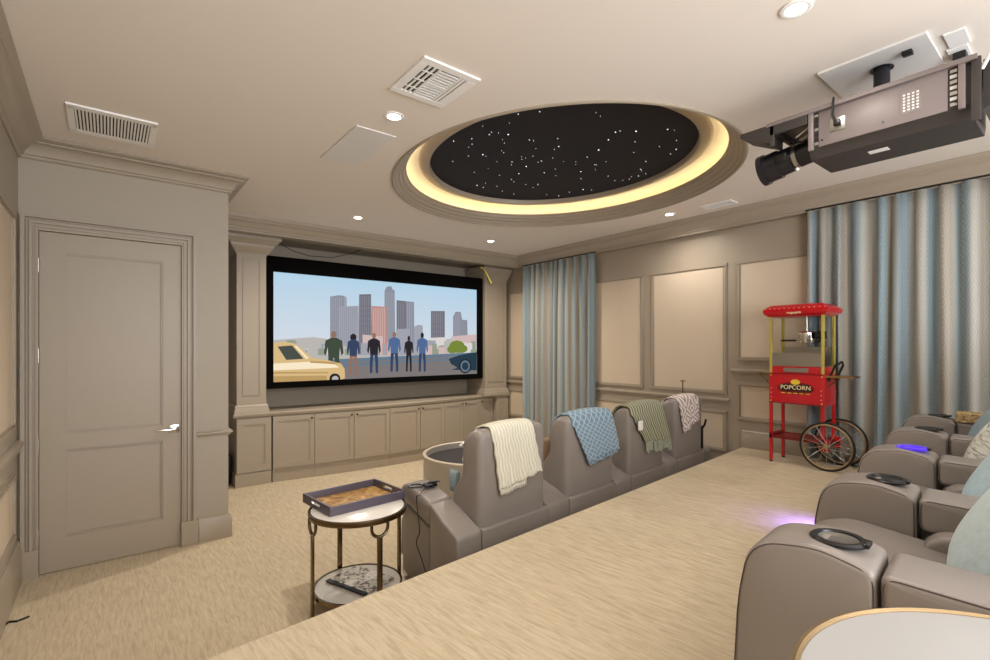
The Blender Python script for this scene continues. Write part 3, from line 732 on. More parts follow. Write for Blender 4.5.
# ------------------------------------------------------------------ curtains
def curtain(name, label, y0_, y1_, z0, z1, lam, seed, group=None):
    rr = random.Random(seed); L_ = y1_-y0_; nf = int(L_/lam)
    ph = [0]
    for k in range(nf): ph.append(ph[-1]+rr.uniform(.7, 1.35))
    tot = ph[-1]; N_ = nf*12
    amps = [rr.uniform(.65, 1.1) for _ in range(nf+2)]
    def off(t, v):
        x = t*tot; k = 0
        while k < nf-1 and ph[k+1] < x: k += 1
        fr_ = (x-ph[k])/(ph[k+1]-ph[k]); a = amps[k]*(1-fr_)+amps[k+1]*fr_
        s_ = math.sin(2*PI*fr_+.5*math.sin(v*2.2+k)); s_ = math.copysign(abs(s_)**.75, s_)
        return .037*a*s_*(.5+.5*min(1, (1-v)*3+.25)), .010*math.sin(3*v+k*1.7)*(1-v)
    def f(u, v):
        dx_, dy_ = off(u, v)
        return Vector((dx_, y0_+L_*u+dy_, z0+(z1-z0)*v))
    # arc length for the cloth's own pattern
    arcs = [0]; 
    for i in range(N_):
        a, b = f(i/N_, .3), f((i+1)/N_, .3); arcs.append(arcs[-1]+(b-a).length)
    t = thing(name, label, 'curtain', (5.192, 0, 0), group=group)
    mb = MB(); mb.grid(N_, 14, f, lambda u, v: (arcs[round(u*N_)]*1.0+seed*.1, v*(z1-z0)))
    o = mb.build('cloth', 'curtain', t, recalc=False)
    md = o.modifiers.new('thickness', 'SOLIDIFY'); md.thickness = .004
    MB().box(-.012, .012, y0_-.02, y1_+.02, z1+.002, z1+.02).build('track', 'black', t)
curtain('curtain', 'blue and grey striped curtain hanging beside the movie screen', 4.37, 5.83, .02, 2.90, .125, 3)
curtain('curtain', 'wide blue and grey patterned curtain behind the popcorn cart', -.6, 1.79, ZP+.015, 2.90, .135, 8)

# ------------------------------------------------------------------ front row of recliners (seen from behind)
def L3(c, z, s): return Vector((s, c, z))
BACK = roundpoly([(2.155, .46, .0), (2.150, 1.12, .055), (2.245, 1.135, .05), (2.325, 1.06, .05), (2.335, .93, .06), (2.33, .84, .06), (2.43, .70, .05), (2.44, .46, 0)], 5)
def back_shape(bm_obj, s0, s1, ztop=1.0):
    mid = (s0+s1)/2; hw = (s1-s0)/2
    for v in bm_obj.bm.verts:
        if v.co.z > ztop:
            k = (v.co.z-ztop)/(1.135-ztop)
            v.co.x = mid+(v.co.x-mid)*(1-.06*k**2.2)
        # softly crowned top
        u = (v.co.x-mid)/hw
        if v.co.z > 1.0: v.co.z -= .022*u*u*((v.co.z-1.0)/.13)
def splay(mb, on):
    if on:
        for v in mb.bm.verts: v.co.x += .145*max(0, min(1.15, (v.co.y-2.28)/.6))
def arm_rear(s0, s1, t, end=False):
    mb = MB(); pr = roundpoly([(2.128, .03, .0), (2.128, .532, .03), (2.26, .60, .06), (2.44, .655, .02), (2.44, .03, 0)])
    mb.soft(densify(pr, .08), s0+.002, s1-.002, L3, .016, .002)
    splay(mb, end); mb.build('rear_block', 'leather', t)
    mb = MB(); pr = roundpoly([(2.45, .05, .0), (2.45, .50, .02), (2.88, .545, .05), (2.92, .50, .04), (2.92, .05, 0)])
    mb.soft(densify(pr, .1), s0+.006, s1-.006, L3, .018, .004); splay(mb, end); mb.build('arm_panel', 'leather', t)
    mb = MB(); pr = roundpoly([(2.445, .50, .03), (2.445, .655, .04), (2.84, .678, .06), (2.945, .645, .05), (2.94, .55, .04)])
    mb.soft(densify(pr, .08), s0, s1, L3, .03, .006); splay(mb, end); mb.build('armrest', 'leather', t)
S0 = 1.977; PITCH = .855; BW = .615
rowlab = ['taupe leather recliner with the cream knitted throw, nearest of the lower row', 'taupe leather recliner under the blue lattice throw', 'taupe leather recliner under the sage green tasselled throw', 'taupe leather recliner under the diamond-patterned throw, farthest of the lower row']
for i in range(4):
    a = S0+i*PITCH; b = a+BW
    t = thing('recliner', rowlab[i], 'theater seat', (0, 0, 0), TH, 'lower row of leather theater recliners')
    ox, oy = wpt(a+BW/2, 2.5); t.location = (ox, oy, 0)
    Minv = Matrix.Translation((-(a+BW/2), -2.5, 0))
    n0 = len(bpy.data.objects)
    before = set(bpy.data.objects.keys())
    mb = MB(); mb.soft(densify(BACK, .05), a, b, L3, .045, .004, 5); back_shape(mb, a, b); bk = mb.build('backrest', 'leather', t)
    mb = MB(); pr = roundpoly([(2.128, .03, 0), (2.128, .535, .02), (2.24, .53, .02), (2.24, .03, 0)]); mb.soft(densify(pr, .08), a+.001, b-.001, L3, .008, .002); mb.build('rear_panel', 'leather', t)
    mb = MB(); pr = roundpoly([(2.40, .10, 0), (2.38, .46, .04), (2.85, .48, .07), (2.93, .38, .06), (2.91, .10, 0)]); mb.soft(densify(pr, .08), a+.004, b-.004, L3, .03, .004); mb.build('seat', 'leather', t)
    mb = MB(); pr = roundpoly([(2.92, .12, .02), (2.93, .40, .03), (3.0, .40, .03), (3.01, .12, .03)]); mb.soft(densify(pr, .06), a+.004, b-.004, L3, .02, .003); mb.build('footrest', 'leather', t)
    MB().box(a+.03, b-.03, 2.25, 2.86, 0, .10).build('plinth', 'dark', t)
    sides = [(a-.24+.043, a)] if i == 0 else [(a-(PITCH-BW), a)]
    if i == 3: sides.append((b, b+.15))
    for s0_, s1_ in sides: arm_rear(s0_, s1_, t, i == 0)
    for ch in t.children_recursive:
        ch.data.transform(Minv)
# throws ------------------------------------------------------------
def throw(name, label, mat_, cat, ta, tb, ba, bb, za, zb, zf, i, fringe=False, sw=0, edge=None):
    """ta..tb: extent along the top; ba..bb along the hem behind; za, zb hem heights; zf how far it falls in front"""
    a = S0+i*PITCH; mid = a+BW/2
    def topz(s, z):
        u = (s-mid)/(BW/2); return z-(.022*u*u*((z-1)/.13) if z > 1 else 0)
    o_ = .014
    path = [(2.335+o_, zf), (2.335+o_, 1.03), (2.325, 1.075), (2.29, 1.125), (2.245, 1.145), (2.20, 1.145), (2.165, 1.135), (2.145, 1.10), (2.138, 1.05)]
    n1 = len(path)
    P_ = []
    t = thing(name, label, cat, (*wpt(mid, 2.2), 1.1), TH)
    ml = Matrix.Translation((-mid, -2.2, -1.1))
    nu, nv = 28, 34; nf = 14
    def f(u, v):
        hem = za+(zb-za)*u + .006*math.sin(u*23+i)
        j = v*nv
        if j <= nf:
            q = j/nf*(n1-1); k = min(int(q), n1-2); fr_ = q-k
            c_ = path[k][0]*(1-fr_)+path[k+1][0]*fr_; z_ = path[k][1]*(1-fr_)+path[k+1][1]*fr_; w_ = 0
        else:
            w_ = (j-nf)/(nv-nf); c_ = 2.138-.006*w_; z_ = 1.05*(1-w_)+hem*w_
        sa = ta*(1-w_)+ba*w_; sb = tb*(1-w_)+bb*w_
        s = sa+(sb-sa)*u
        wav = .008*math.sin(u*14+i*2+v*3)*(.2+w_)
        zz = topz(s, z_) if w_ == 0 else z_
        return ml @ Vector((s+.004*math.sin(v*30+u*8), c_-abs(wav)-.004*(1 if w_ else 0), zz))
    mb = MB(); mb.grid(nu, nv, f, lambda u, v: (u*(tb-ta), v*.75)); o = mb.build('cloth', mat_, t, recalc=False)
    md = o.modifiers.new('thickness', 'SOLIDIFY'); md.thickness = .012; md.offset = 1
    # folded second layer just visible at the hem
    if edge:
        mb = MB(); mb.grid(nu, 6, lambda u, v: f(edge[0]+(edge[1]-edge[0])*u, .78+.22*v)+Vector((0, .012, -edge[2]*v)), lambda u, v: (u*(tb-ta), v*.2))
        o = mb.build('under_layer', mat_, t, recalc=False); md = o.modifiers.new('thickness', 'SOLIDIFY'); md.thickness = .008
    if fringe:
        mb = MB(); rr = random.Random(5)
        for k in range(22):
            u = (k+.5)/22; p = f(u, 1); ln = rr.uniform(.07, .10)
            mb.tube([p, p+Vector((rr.uniform(-.01, .01), -.004, -ln*.35)), p+Vector((rr.uniform(-.015, .015), -.006, -ln))], .006, 6, rs=[.008, .0055, .008])
        mb.build('fringe', mat('sage_fringe', (160, 164, 146), .9, var=.3, scale=60), t)
    return t, f
throw('throw_blanket', 'cream cable-knit throw draped over the nearest recliner back', 'throw_cream', 'throw', 2.075, 2.46, 2.125, 2.525, .735, .79, .92, 0, edge=(.03, .6, .04))
throw('throw_blanket', 'blue lattice throw draped over the second recliner back', 'throw_blue', 'throw', 2.885, 3.41, 3.055, 3.50, .755, .80, .95, 1, edge=(.05, .95, .03))
tg, fg = throw('throw_blanket', 'sage green ribbed throw with tasselled hem and white tag', 'throw_green', 'throw', 3.70, 4.25, 3.90, 4.375, .80, .76, .95, 2, fringe=True)
p = fg(.05, .62); MB().box(-.035, .035, -.004, .004, -.05, .03, .002, Matrix.Translation(p+Vector((0, -.02, 0)))).build('care_tag', 'tag', tg)
throw('throw_blanket', 'white and mauve diamond-patterned throw on the farthest recliner', 'throw_diamond', 'throw', 4.59, 5.03, 4.66, 5.02, .815, .87, .95, 3, edge=(.05, .5, .04))

# cushions and small things at the front row
def pillow(name, label, mat_, loc, w_, h_, d_, rx, rz, cat='cushion', group=None):
    t = MB(); n = 18
    def f(sgn):
        def g(u, v):
            x = (u-.5)*2; y = (v-.5)*2
            k = (max(0, 1-abs(x)**2.6)*max(0, 1-abs(y)**2.6))**.55
            pin = 1-.06*(abs(x*y))
            px = x*w_/2*(1-.07*(1-abs(y)**2)*abs(x)); pz = y*h_/2*(1-.07*(1-abs(x)**2)*abs(y))
            return Vector((px, sgn*(d_/2*k+.002), pz))
        return g
    uvf = lambda u, v: (u*w_, v*h_)
    t.grid(n, n, f(1), uvf); t.grid(n, n, f(-1), uvf)
    bmesh.ops.remove_doubles(t.bm, verts=t.bm.verts, dist=.0045)
    o = t.build(name, mat_)
    o.location = loc; o.rotation_euler = (rx, 0, rz)
    return tag(o, label, cat, group)
x_, y_ = wpt(2.045, 2.56)
pillow('cushion', 'small blue cushion tucked against the nearest recliner back', 'bluegrey', (x_+.03, y_-.06, .735), .09, .15, .05, .0, TH+PI/2)
x_, y_ = wpt(3.02, 2.52)
pillow('cushion', 'tan cushion showing between the first two recliners', 'brown', (x_, y_, .78), .12, .24, .08, 0, TH)

# headset and cable on the first armrest
t = thing('charging_cradle', 'black headphone set and clip lying on the nearest lower armrest', 'headphones', (1.70, 2.875, .674), -.2)
t.scale = (.82, .82, .82)
MB().tube([(-.10+.06*math.cos(a*PI/8), .03+.05*math.sin(a*PI/8), .012) for a in range(16)], .007, 8, closed=True).build('band', 'black', t)
MB().box(-.04, .07, -.03, .03, .002, .03, .008).build('body', 'black', t)
MB().box(.0, .10, -.012, .012, .03, .042, .004).build('clip', 'black', t)
MB().box(-.02, .02, -.045, -.028, .005, .03, .004).build('latch', 'black', t)
cb = []
for s_, c_, z_ in ((2.03, 2.72, .69), (1.97, 2.66, .685), (1.88, 2.60, .682), (1.845, 2.575, .672), (1.822, 2.58, .66), (1.832, 2.58, .56), (1.825, 2.55, .45), (1.836, 2.60, .36), (1.815, 2.50, .27), (1.806, 2.46, .2), (1.818, 2.52, .08), (1.80, 2.55, .012)):
    x_, y_ = wpt(s_, c_); cb.append((x_, y_, z_))
def smooth3(pts, n=5):
    out = []; V = [Vector(p) for p in pts]
    for i in range(len(V)-1):
        p0, p1, p2, p3 = V[max(i-1, 0)], V[i], V[i+1], V[min(i+2, len(V)-1)]
        for k in range(n):
            t_ = k/n; out.append(.5*((2*p1)+(-p0+p2)*t_+(2*p0-5*p1+4*p2-p3)*t_*t_+(-p0+3*p1-3*p2+p3)*t_**3))
    out.append(V[-1]); return out
tag(MB().tube(smooth3(cb), .0035, 6).build('cable', 'cableblack'), 'thin black cable hanging down the outer side of the nearest recliner', 'cable')

# swivel tray stand at the far end of the row
t = thing('stand', 'black forked stand beyond the last recliner of the lower row', 'stand', (4.93, 2.70, 0))
MB().cyl((0, 0, .01), (0, 0, .77), .014).tube([(0, 0, .76), (-.0, .035, .80), (0, .05, .86)], .012, 8).tube([(0, 0, .76), (0, -.03, .80), (0, -.045, .86)], .012, 8).build('post', 'black', t)
MB().lathe([(.001, 0), (.13, 0), (.13, .008), (.02, .02), (.001, .02)], n=24).build('base', 'black', t)
MB().box(-.03, .03, .02, .08, .86, .90, .008).build('knob', 'brown', t)
t = thing('slim_stand', 'thin rod stand rising behind the diamond-patterned throw', 'stand', (5.10, 3.02, 0))
MB().cyl((0, 0, .01), (0, 0, 1.235), .006, 8).build('rod', 'bronze', t)
MB().lathe([(.001, 0), (.09, 0), (.09, .008), (.02, .015), (.001, .015)], n=20).build('base', 'bronze', t)
MB().lathe([(.001, 1.23), (.03, 1.232), (.03, 1.24), (.001, 1.245)], n=16).build('finial', 'bronze', t)

# round drum ottoman
t = thing('drum_ottoman', 'large round grey drum table with dark recessed top before the front row', 'table', (3.12, 4.20, 0))
R_ = .60
MB().lathe([(R_-.03, .0), (R_-.005, .03), (R_, .08), (R_, .46), (R_+.004, .475), (R_+.004, .497), (R_-.012, .503), (R_-.028, .497), (R_-.028, .43), (.001, .43)], n=64).build('body', 'drum', t)
MB().lathe([(R_+.001, .482), (R_+.008, .488), (R_+.008, .498), (R_-.012, .506), (R_-.026, .499)], n=64, cap=False).build('rim', 'drumrim', t)
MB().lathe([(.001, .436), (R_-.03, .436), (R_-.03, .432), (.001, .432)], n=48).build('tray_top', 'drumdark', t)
x_, y_ = 3.06, 4.10
t = thing('flower_vase', 'small white flower vase left of the cream throw', 'vase', (2.86, 4.08, .436))
MB().lathe([(.001, 0), (.035, 0), (.045, .04), (.03, .10), (.022, .12), (.026, .13), (.02, .13), (.001, .1)], n=20).build('vase', 'white', t)
for k in range(7):
    a = k*2*PI/7; c_ = Vector((.045*math.cos(a), .045*math.sin(a), .19+.02*math.sin(k*2)))
    mb = MB(); mb.lathe([(.001, -.02), (.022, -.012), (.03, .0), (.022, .014), (.001, .02)], n=10, m=Matrix.Translation(c_)); mb.build('blossom', 'white', t)

# ------------------------------------------------------------------ round side table with tray
TC = (1.253, 2.988)
t = thing('side_table', 'round marble-topped side table with bronze legs at the left of the front row', 'side table', (TC[0], TC[1], 0))
MB().lathe([(.001, .578), (.286, .578), (.286, .602), (.28, .606), (.001, .606)], n=56).build('tabletop', 'marble', t)
MB().lathe([(.286, .572), (.302, .572), (.304, .59), (.302, .604), (.287, .604)], n=56, cap=False).build('rim', 'bronze', t)
MB().lathe([(.001, .10), (.262, .10), (.262, .114), (.001, .118)], n=48).build('shelf', 'marble', t)
MB().lathe([(.262, .092), (.276, .092), (.276, .118), (.263, .118)], n=48, cap=False).build('shelf_rim', 'bronze', t)
for a in (0, 90, 180, 270):
    ar = math.radians(a+2); cx, cy = math.cos(ar), math.sin(ar); tx, ty = -cy, cx; r_ = .292
    mb = MB(); mb.box(-.007, .007, -.016, .016, .0, .50, .002, Matrix.Translation((r_*cx, r_*cy, 0)) @ Matrix.Rotation(ar, 4, 'Z'))
    U = []
    for k in range(11):
        b = PI+PI*k/10; u = .052*math.cos(b); z_ = .548+.052*math.sin(b)
        U.append((r_*cx+tx*u, r_*cy+ty*u, z_))
    U = [(U[0][0], U[0][1], .578)]+U+[(U[-1][0], U[-1][1], .578)]
    mb.tube(U, .010, 8)
    mb.build('leg', 'bronze', t)
# tray
q = [Vector((1.033, 3.312)), Vector((.997, 2.806)), Vector((1.511, 2.906)), Vector((1.549, 3.404))]
ctr = Vector((1.277, 3.112)); ang = math.radians(5.5)
t = thing('serving_tray', 'rectangular grey-purple tray with amber wood base on the marble side table', 'tray', (ctr.x, ctr.y, .607), ang)
A, B, hh, th_ = .262, .2, .056, .012
MB().box(-A+.002, A-.002, -B+.002, B-.002, 0, .008).build('base', 'burl', t)
MB().box(-A, A, -B, -B+th_, 0, hh, .002).build('long_side', 'traygrey', t); MB().box(-A, A, B-th_, B, 0, hh, .002).build('long_side', 'traygrey', t)
for sg in (-1, 1):
    xa, xb = sorted((sg*A, sg*(A-th_)))
    mb = MB().box(xa, xb, -B+th_, B-th_, 0, .024).box(xa, xb, -B+th_, B-th_, hh-.012, hh+.002).box(xa, xb, -B+th_, -.06, .024, hh-.012).box(xa, xb, .06, B-th_, .024, hh-.012)
    o = mb.build('end_side', 'traygrey', t, smooth=False)
    mb = MB().box(xa-.001, xb+.001, -.06, -.056, .024, hh-.012).box(xa-.001, xb+.001, .056, .06, .024, hh-.012).box(xa-.001, xb+.001, -.056, .056, .024, .027).box(xa-.001, xb+.001, -.056, .056, hh-.015, hh-.012)
    mb.build('handle_trim', 'chrome', o, smooth=False)
# magazine box on the lower shelf
t = thing('magazine', 'black and white printed magazine on the side table shelf', 'magazine', (1.27, 3.0, .119), .35)
MB().box(-.13, .13, -.17, .17, 0, .012, .001).build('cover', 'print', t)
MB().box(-.131, -.10, -.171, .171, .002, .0125).build('spine', 'black', t)

# ------------------------------------------------------------------ upper row of recliners
AP = .79; A0 = 1.375; AW = .20
upl = ['large taupe leather recliner nearest the camera in the upper row', 'taupe recliner second from the camera in the upper row, violet-lit cup holder beyond it', 'taupe recliner third from the camera in the upper row', 'farthest taupe recliner of the upper row, beside the curtain']
def arm_up(s0, s1, t):
    pr = roundpoly([(.50, ZP+.02, .0), (.485, ZP+.40, .06), (.455, 1.118, .085), (.30, 1.142, .04), (.186, 1.112, .022), (.182, ZP+.02, 0)], 7)
    mb = MB(); mb.soft(densify(pr, .07), s0, s1, L3, .018, .006); ar = mb.build('arm_front', 'leather', t)
    for s_ in (s0+.004, s1-.004):
        mb = MB(); pts = [(s_, c_, z_) for c_, z_ in roundpoly([(.495, ZP+.1, 0), (.480, ZP+.40, .06), (.450, 1.111, .085), (.30, 1.134, .04), (.192, 1.106, .035), (.188, ZP+.1, 0)], 7)]
        mb.tube(pts, .0018, 6); mb.build('piping', 'piping', ar)
    pr = roundpoly([(.178, 1.00, .03), (.180, 1.112, .022), (-.45, 1.09, .05), (-.45, .98, .04)], 6)
    mb = MB(); mb.soft(densify(pr, .07), s0, s1, L3, .016, .003); ar = mb.build('arm_cushion', 'leather', t)
    for s_ in (s0+.003, s1-.003):
        mb = MB(); mb.tube([(s_, c_, z_) for c_, z_ in roundpoly([(.174, 1.012, .02), (.174, 1.106, .03), (-.44, 1.085, .05)], 6)], .0018, 6); mb.build('piping', 'piping', ar)
    mb = MB(); pr = roundpoly([(.175, ZP+.02, 0), (.17, .985, .03), (-.45, .97, .03), (-.45, ZP+.02, 0)], 4)
    mb.soft(densify(pr, .1), s0+.006, s1-.006, L3, .01, .002); mb.build('arm_base', 'leather', t)
for i in range(4):
    a = A0+i*AP; b = a+AW; c2 = a+AP
    t = thing('recliner', upl[i], 'theater seat', (0, 0, 0), TH, 'upper row of leather theater recliners')
    arm_up(a, b, t)
    if i == 3: arm_up(c2, c2+AW, t)
    pr = roundpoly([(.50, .66, .05), (.495, .955, .07), (.38, 1.012, .06), (.18, .985, .06), (-.3, .93, .02), (-.3, .66, 0)], 6)
    mb = MB(); mb.soft(densify(pr, .06), b+.004, c2-.004, L3, .03, .008); mb.build('seat', 'leather', t)
    pr = roundpoly([(.51, ZP+.06, .03), (.53, .90, .04), (.47, .935, .02), (.45, ZP+.06, .02)], 5)
    mb = MB(); mb.soft(densify(pr, .06), b+.006, c2-.006, L3, .02, .003); mb.build('footrest', 'leather', t)
    # inner bolster beside the far arm
    pr = roundpoly([(.17, .98, .03), (.12, 1.03, .04), (-.3, 1.0, .03), (-.3, .93, .02), (.14, .93, .02)], 5)
    mb = MB(); mb.soft(densify(pr, .06), c2-.10, c2-.006, L3, .02, .003); mb.build('bolster', 'leather', t)
    pr = roundpoly([(-.14, .95, .05), (-.24, 1.38, .06), (-.30, 1.62, .07), (-.42, 1.62, .06), (-.46, .66, .03), (-.2, .66, .03)], 6)
    mb = MB(); mb.soft(densify(pr, .07), b+.004, c2-.004, L3, .04, .006); mb.build('backrest', 'leather', t)
    MB().box(b+.03, c2-.03, -.4, .44, ZP, ZP+.10).build('plinth', 'dark', t)
    holders = [(a+AW/2, i)]+([(c2+AW/2, 4)] if i == 3 else [])
    for s_, k in holders:
        zt = 1.134; cx = .275
        ringm = 'purple' if k == 2 else 'black'
        mb = MB(); mb.lathe([(.044, .0), (.060, .0), (.062, .006), (.056, .011), (.046, .010), (.043, .003)], (s_, cx, zt), 32, cap=False)
        hl = mb.build('cup_holder', ringm, t)
        if k == 2: hl['label'] = 'cup holder ring lit violet'
        mb = MB(); mb.lathe([(.001, .0035), (.030, .0035), (.043, .006), (.043, .002), (.001, .0)], (s_, cx, zt), 28)
        mb.build('cup_insert', 'steel' if k < 1 else ('purple' if k == 2 else 'black'), hl)
        if k == 1:
            MB().lathe([(.044, .007), (.054, .0125), (.058, .011)], (s_, cx, zt), 32, cap=False).build('light_ring', 'projlens', hl)
        mb = MB().box(s_-.022, s_+.022, cx-.066, cx-.05, zt+.001, zt+.013, .003); mb.build('switch_panel', 'black', hl)
    sx, sy = a+AW/2, 0
    ox, oy = wpt(a+AP/2+.1, .1); t.location = (ox, oy, ZP)
    Minv = Matrix.Translation((-(a+AP/2+.1), -.1, -ZP))
    for ch in t.children_recursive: ch.data.transform(Minv)
# violet toe light under the second seat
x_, y_ = wpt(3.36, .68)
l = bpy.data.lights.new('violet_toe_light', 'SPOT'); l.spot_size = 2.2; l.spot_blend = 1; l.energy = 9; l.color = (.27, .18, 1.0); l.shadow_soft_size = .03
o = bpy.data.objects.new('violet_toe_light', l); o.location = (x_, y_, ZP+.16); o.rotation_euler = (.5, 0, TH); C.objects.link(o)
# pillows on the upper row
pl = [(1.90, -.035, 1.11, .48, .42, .19, 'bluepil', 'pale blue cushion with silver weave, nearest in the upper row'),
      (2.66, -.03, 1.10, .46, .42, .18, 'bluepil2', 'icy blue cushion on the second upper recliner'),
      (3.42, -.02, 1.12, .44, .42, .20, 'pilwhite', 'silver ruched cushion on the third upper recliner'),
      (4.24, .01, 1.11, .40, .34, .17, 'bluegrey', 'blue grey cushion on the farthest upper recliner'),
      (4.02, -.08, 1.20, .26, .30, .10, 'pilyellow', 'small yellow grey cushion behind the blue grey one')]
for s_, c_, z_, w_, h_, d_, mt, lb in pl:
    x_, y_ = wpt(s_, c_); pillow('cushion', lb, mt, (x_, y_, z_), w_, h_, d_, .48, TH)
# basket
x_, y_ = wpt(4.62, .085)
t = thing('basket', 'small woven wicker basket on the farthest upper armrest', 'basket', (x_, y_, 1.112), TH)
MB().box(-.09, .09, -.12, .10, 0, .055, .006).build('body', 'wicker', t)
MB().tube([(-.088, -.118, .056), (.088, -.118, .056), (.088, .098, .056), (-.088, .098, .056)], .007, 6, closed=True).build('rim', 'wicker', t)

# end table, bottom right
x_, y_ = wpt(.975, -.15)
t = thing('end_table', 'round white-topped table with a gold rim beside the nearest upper recliner', 'side table', (x_, y_, ZP))
MB().lathe([(.001, .53), (.378, .53), (.378, .544), (.001, .546)], n=96).build('tabletop', 'whitetop', t)
MB().lathe([(.378, .518), (.390, .518), (.394, .532), (.391, .546), (.384, .549), (.378, .545)], n=96, cap=False).build('rim', 'goldlight', t)
for a in (45, 165, 285):
    MB().cyl((.33*math.cos(math.radians(a)), .33*math.sin(math.radians(a)), 0), (.35*math.cos(math.radians(a)), .35*math.sin(math.radians(a)), .53), .011).build('leg', 'goldlight', t)

# ------------------------------------------------------------------ popcorn cart   (front faces -x, width along y)
PX, PY = 4.83, 1.765
t = thing('popcorn_cart', 'red popcorn machine on a cart with two spoked wheels by the curtain', 'popcorn machine', (PX, PY, ZP))
hw, dp_ = .222, .29
def pb(name, m, boxes, bev=0, parent=t, sm=False):
    mb = MB()
    for b in boxes: mb.box(*b, bev)
    return mb.build(name, m, parent, smooth=sm)
for sx in (0, dp_-.025):
    for sy in (-hw, hw-.025):
        pb('leg', 'red', [(sx, sx+.025, sy, sy+.025, .012 if sy > 0 else .17, .56)], .002)
        if sy > 0: MB().cyl((sx+.012, sy+.012, 0), (sx+.012, sy+.012, .014), .014).build('foot', 'rubber', t)
pb('lower_frame', 'redtrim', [(0, dp_, -hw+.0, -hw+.02, .20, .225), (0, dp_, hw-.02, hw, .24, .265), (0, .02, -hw, hw, .22, .245), (dp_-.02, dp_, -hw, hw, .22, .245), (.02, dp_-.02, -hw, hw, .232, .238)])
cab = pb('cabinet', 'red', [(0, dp_, -hw-.003, hw+.003, .545, .82)], .006)
pb('trim_strip', 'redtrim', [(-.004, 0, -hw, hw, .815, .823), (-.004, 0, -hw, hw, .548, .556)], 0, cab)
for sy in (-1, 1):
    for z_ in (.565, .80): MB().cyl((-.004, sy*(hw-.015), z_), (.0, sy*(hw-.015), z_), .007, 10).build('rivet', 'yellowpost', cab)
    for z_ in (.60, .64, .68): MB().cyl((-.003, sy*(hw-.02), z_), (.0, sy*(hw-.02), z_), .004, 8).build('rivet', 'text_cream', cab)
pb('kettle_base', 'red', [(.01, dp_-.01, -hw+.01, hw-.01, .82, .885)], .004)
pb('scoop_ledge', 'steel', [(-.002, .012, -.10, .10, .835, .872)], .002)
pb('warming_deck', 'steel', [(.015, dp_-.015, -hw+.015, hw-.015, .885, .892)])
for sx in (0, dp_-.022):
    for sy in (-hw, hw-.022): pb('post', 'yellowpost', [(sx, sx+.022, sy, sy+.022, .82, 1.34)], .002)
pb('back_glass', 'glass', [(dp_-.010, dp_-.007, -hw+.022, hw-.022, .89, 1.33)])
pb('side_glass', 'glass', [(.022, dp_-.022, hw-.012, hw-.009, .89, 1.33)]); pb('side_glass', 'glass', [(.022, dp_-.022, -hw+.009, -hw+.012, .89, 1.33)])
pb('front_panel', 'steel', [(.004, .008, -hw+.022, hw-.022, .89, 1.01)])
pb('upper_glass', 'glass', [(.004, .007, -hw+.022, hw-.022, 1.02, 1.33)])
pb('steel_back', 'steel', [(dp_-.03, dp_-.012, -hw+.03, hw-.03, .895, 1.06)])
mb = MB(); mb.lathe([(.001, 0), (.062, 0), (.07, .02), (.07, .09), (.062, .10), (.05, .102), (.001, .105)], (.17, -.03, 1.10), 28); kt = mb.build('kettle', 'chrome', t)
MB().cyl((.17, -.03, 1.2), (.17, -.03, 1.335), .012).build('kettle_rod', 'steel', kt)
MB().tube([(.17, -.15, 1.33), (.17, -.16, 1.2), (.17, -.13, 1.10)], .010, 8).build('power_cord', 'black', kt)
MB().box(.12, .22, -.18, -.11, 1.13, 1.20, .008).build('handle_box', 'black', kt)
MB().tube([(.10, .03, 1.12), (.08, .12, 1.12), (.08, .15, 1.12)], .008, 8).build('crank_handle', 'black', kt)
mb = MB(); mb.lathe([(.001, 0), (.04, 0), (.055, .10), (.052, .10), (.001, .01)], (.08, .13, .9), 20); mb.build('scoop', 'steel', t)
# canopy: octagonal section overhanging the box
ov = .042
mb = MB(); lv = [(1.335, -.004), (1.36, ov*.75), (1.385, ov), (1.408, ov*.85), (1.440, -.01), (1.446, -.03)]
mb.rings([[Vector((x, y, z_)) for x, y in ((-o, -hw-o), (dp_+o, -hw-o), (dp_+o, hw+o), (-o, hw+o))] for z_, o in lv])
can = mb.build('canopy', 'red', t, smooth=False)
for k in range(13): MB().lathe([(.001, -.006), (.006, 0), (.001, .006)], (-ov*.78, -hw-.02+k*(2*hw+.04)/12, 1.407), 8).build('bulb', 'text_cream', can)
# lettering
def text(body, size, loc, m, parent, name='lettering', extr=.001, shear=0, sc=1):
    cu = bpy.data.curves.new(name, 'FONT'); cu.body = body; cu.size = size; cu.align_x = 'CENTER'; cu.align_y = 'CENTER'; cu.extrude = extr; cu.offset = .0006; cu.shear = shear
    ob = bpy.data.objects.new('tmp_text', cu); C.objects.link(ob); dg = bpy.context.evaluated_depsgraph_get()
    me = bpy.data.meshes.new_from_object(ob.evaluated_get(dg)); bpy.data.objects.remove(ob)
    # reads left to right toward -y, facing -x
    me.transform(Matrix.Translation(loc) @ Matrix(((0, 0, -1, 0), (-1, 0, 0, 0), (0, 1, 0, 0), (0, 0, 0, 1))) @ Matrix.Scale(sc, 4, (1, 0, 0)))
    me.materials.clear(); me.materials.append(M[m]); o = bpy.data.objects.new(name, me); C.objects.link(o); o.parent = parent; return o
def disc(mb, y, z, ry, rz_, x, n=20, hx=.002):
    mb.rings([[Vector((xx, y+ry*math.cos(2*PI*k/n), z+rz_*math.sin(2*PI*k/n))) for k in range(n)] for xx in (x, x-hx)])
mb = MB(); disc(mb, -.0, .69, .15, .055, -.001); mb.build('emblem', 'redtrim', cab)
mb = MB(); mb.box(-.004, -.001, -.125, .125, .665, .725); mb.build('emblem_banner', 'text_black', cab)
mb = MB(); disc(mb, .0, .745, .038, .024, -.003); mb.build('popcorn_emblem', 'text_yellow', cab)
text('POPCORN', .052, (-.005, 0, .695), 'text_cream', cab)
mb = MB(); 
for k in range(5): disc(mb, -.10+k*.05, .645, .02, .004, -.003)
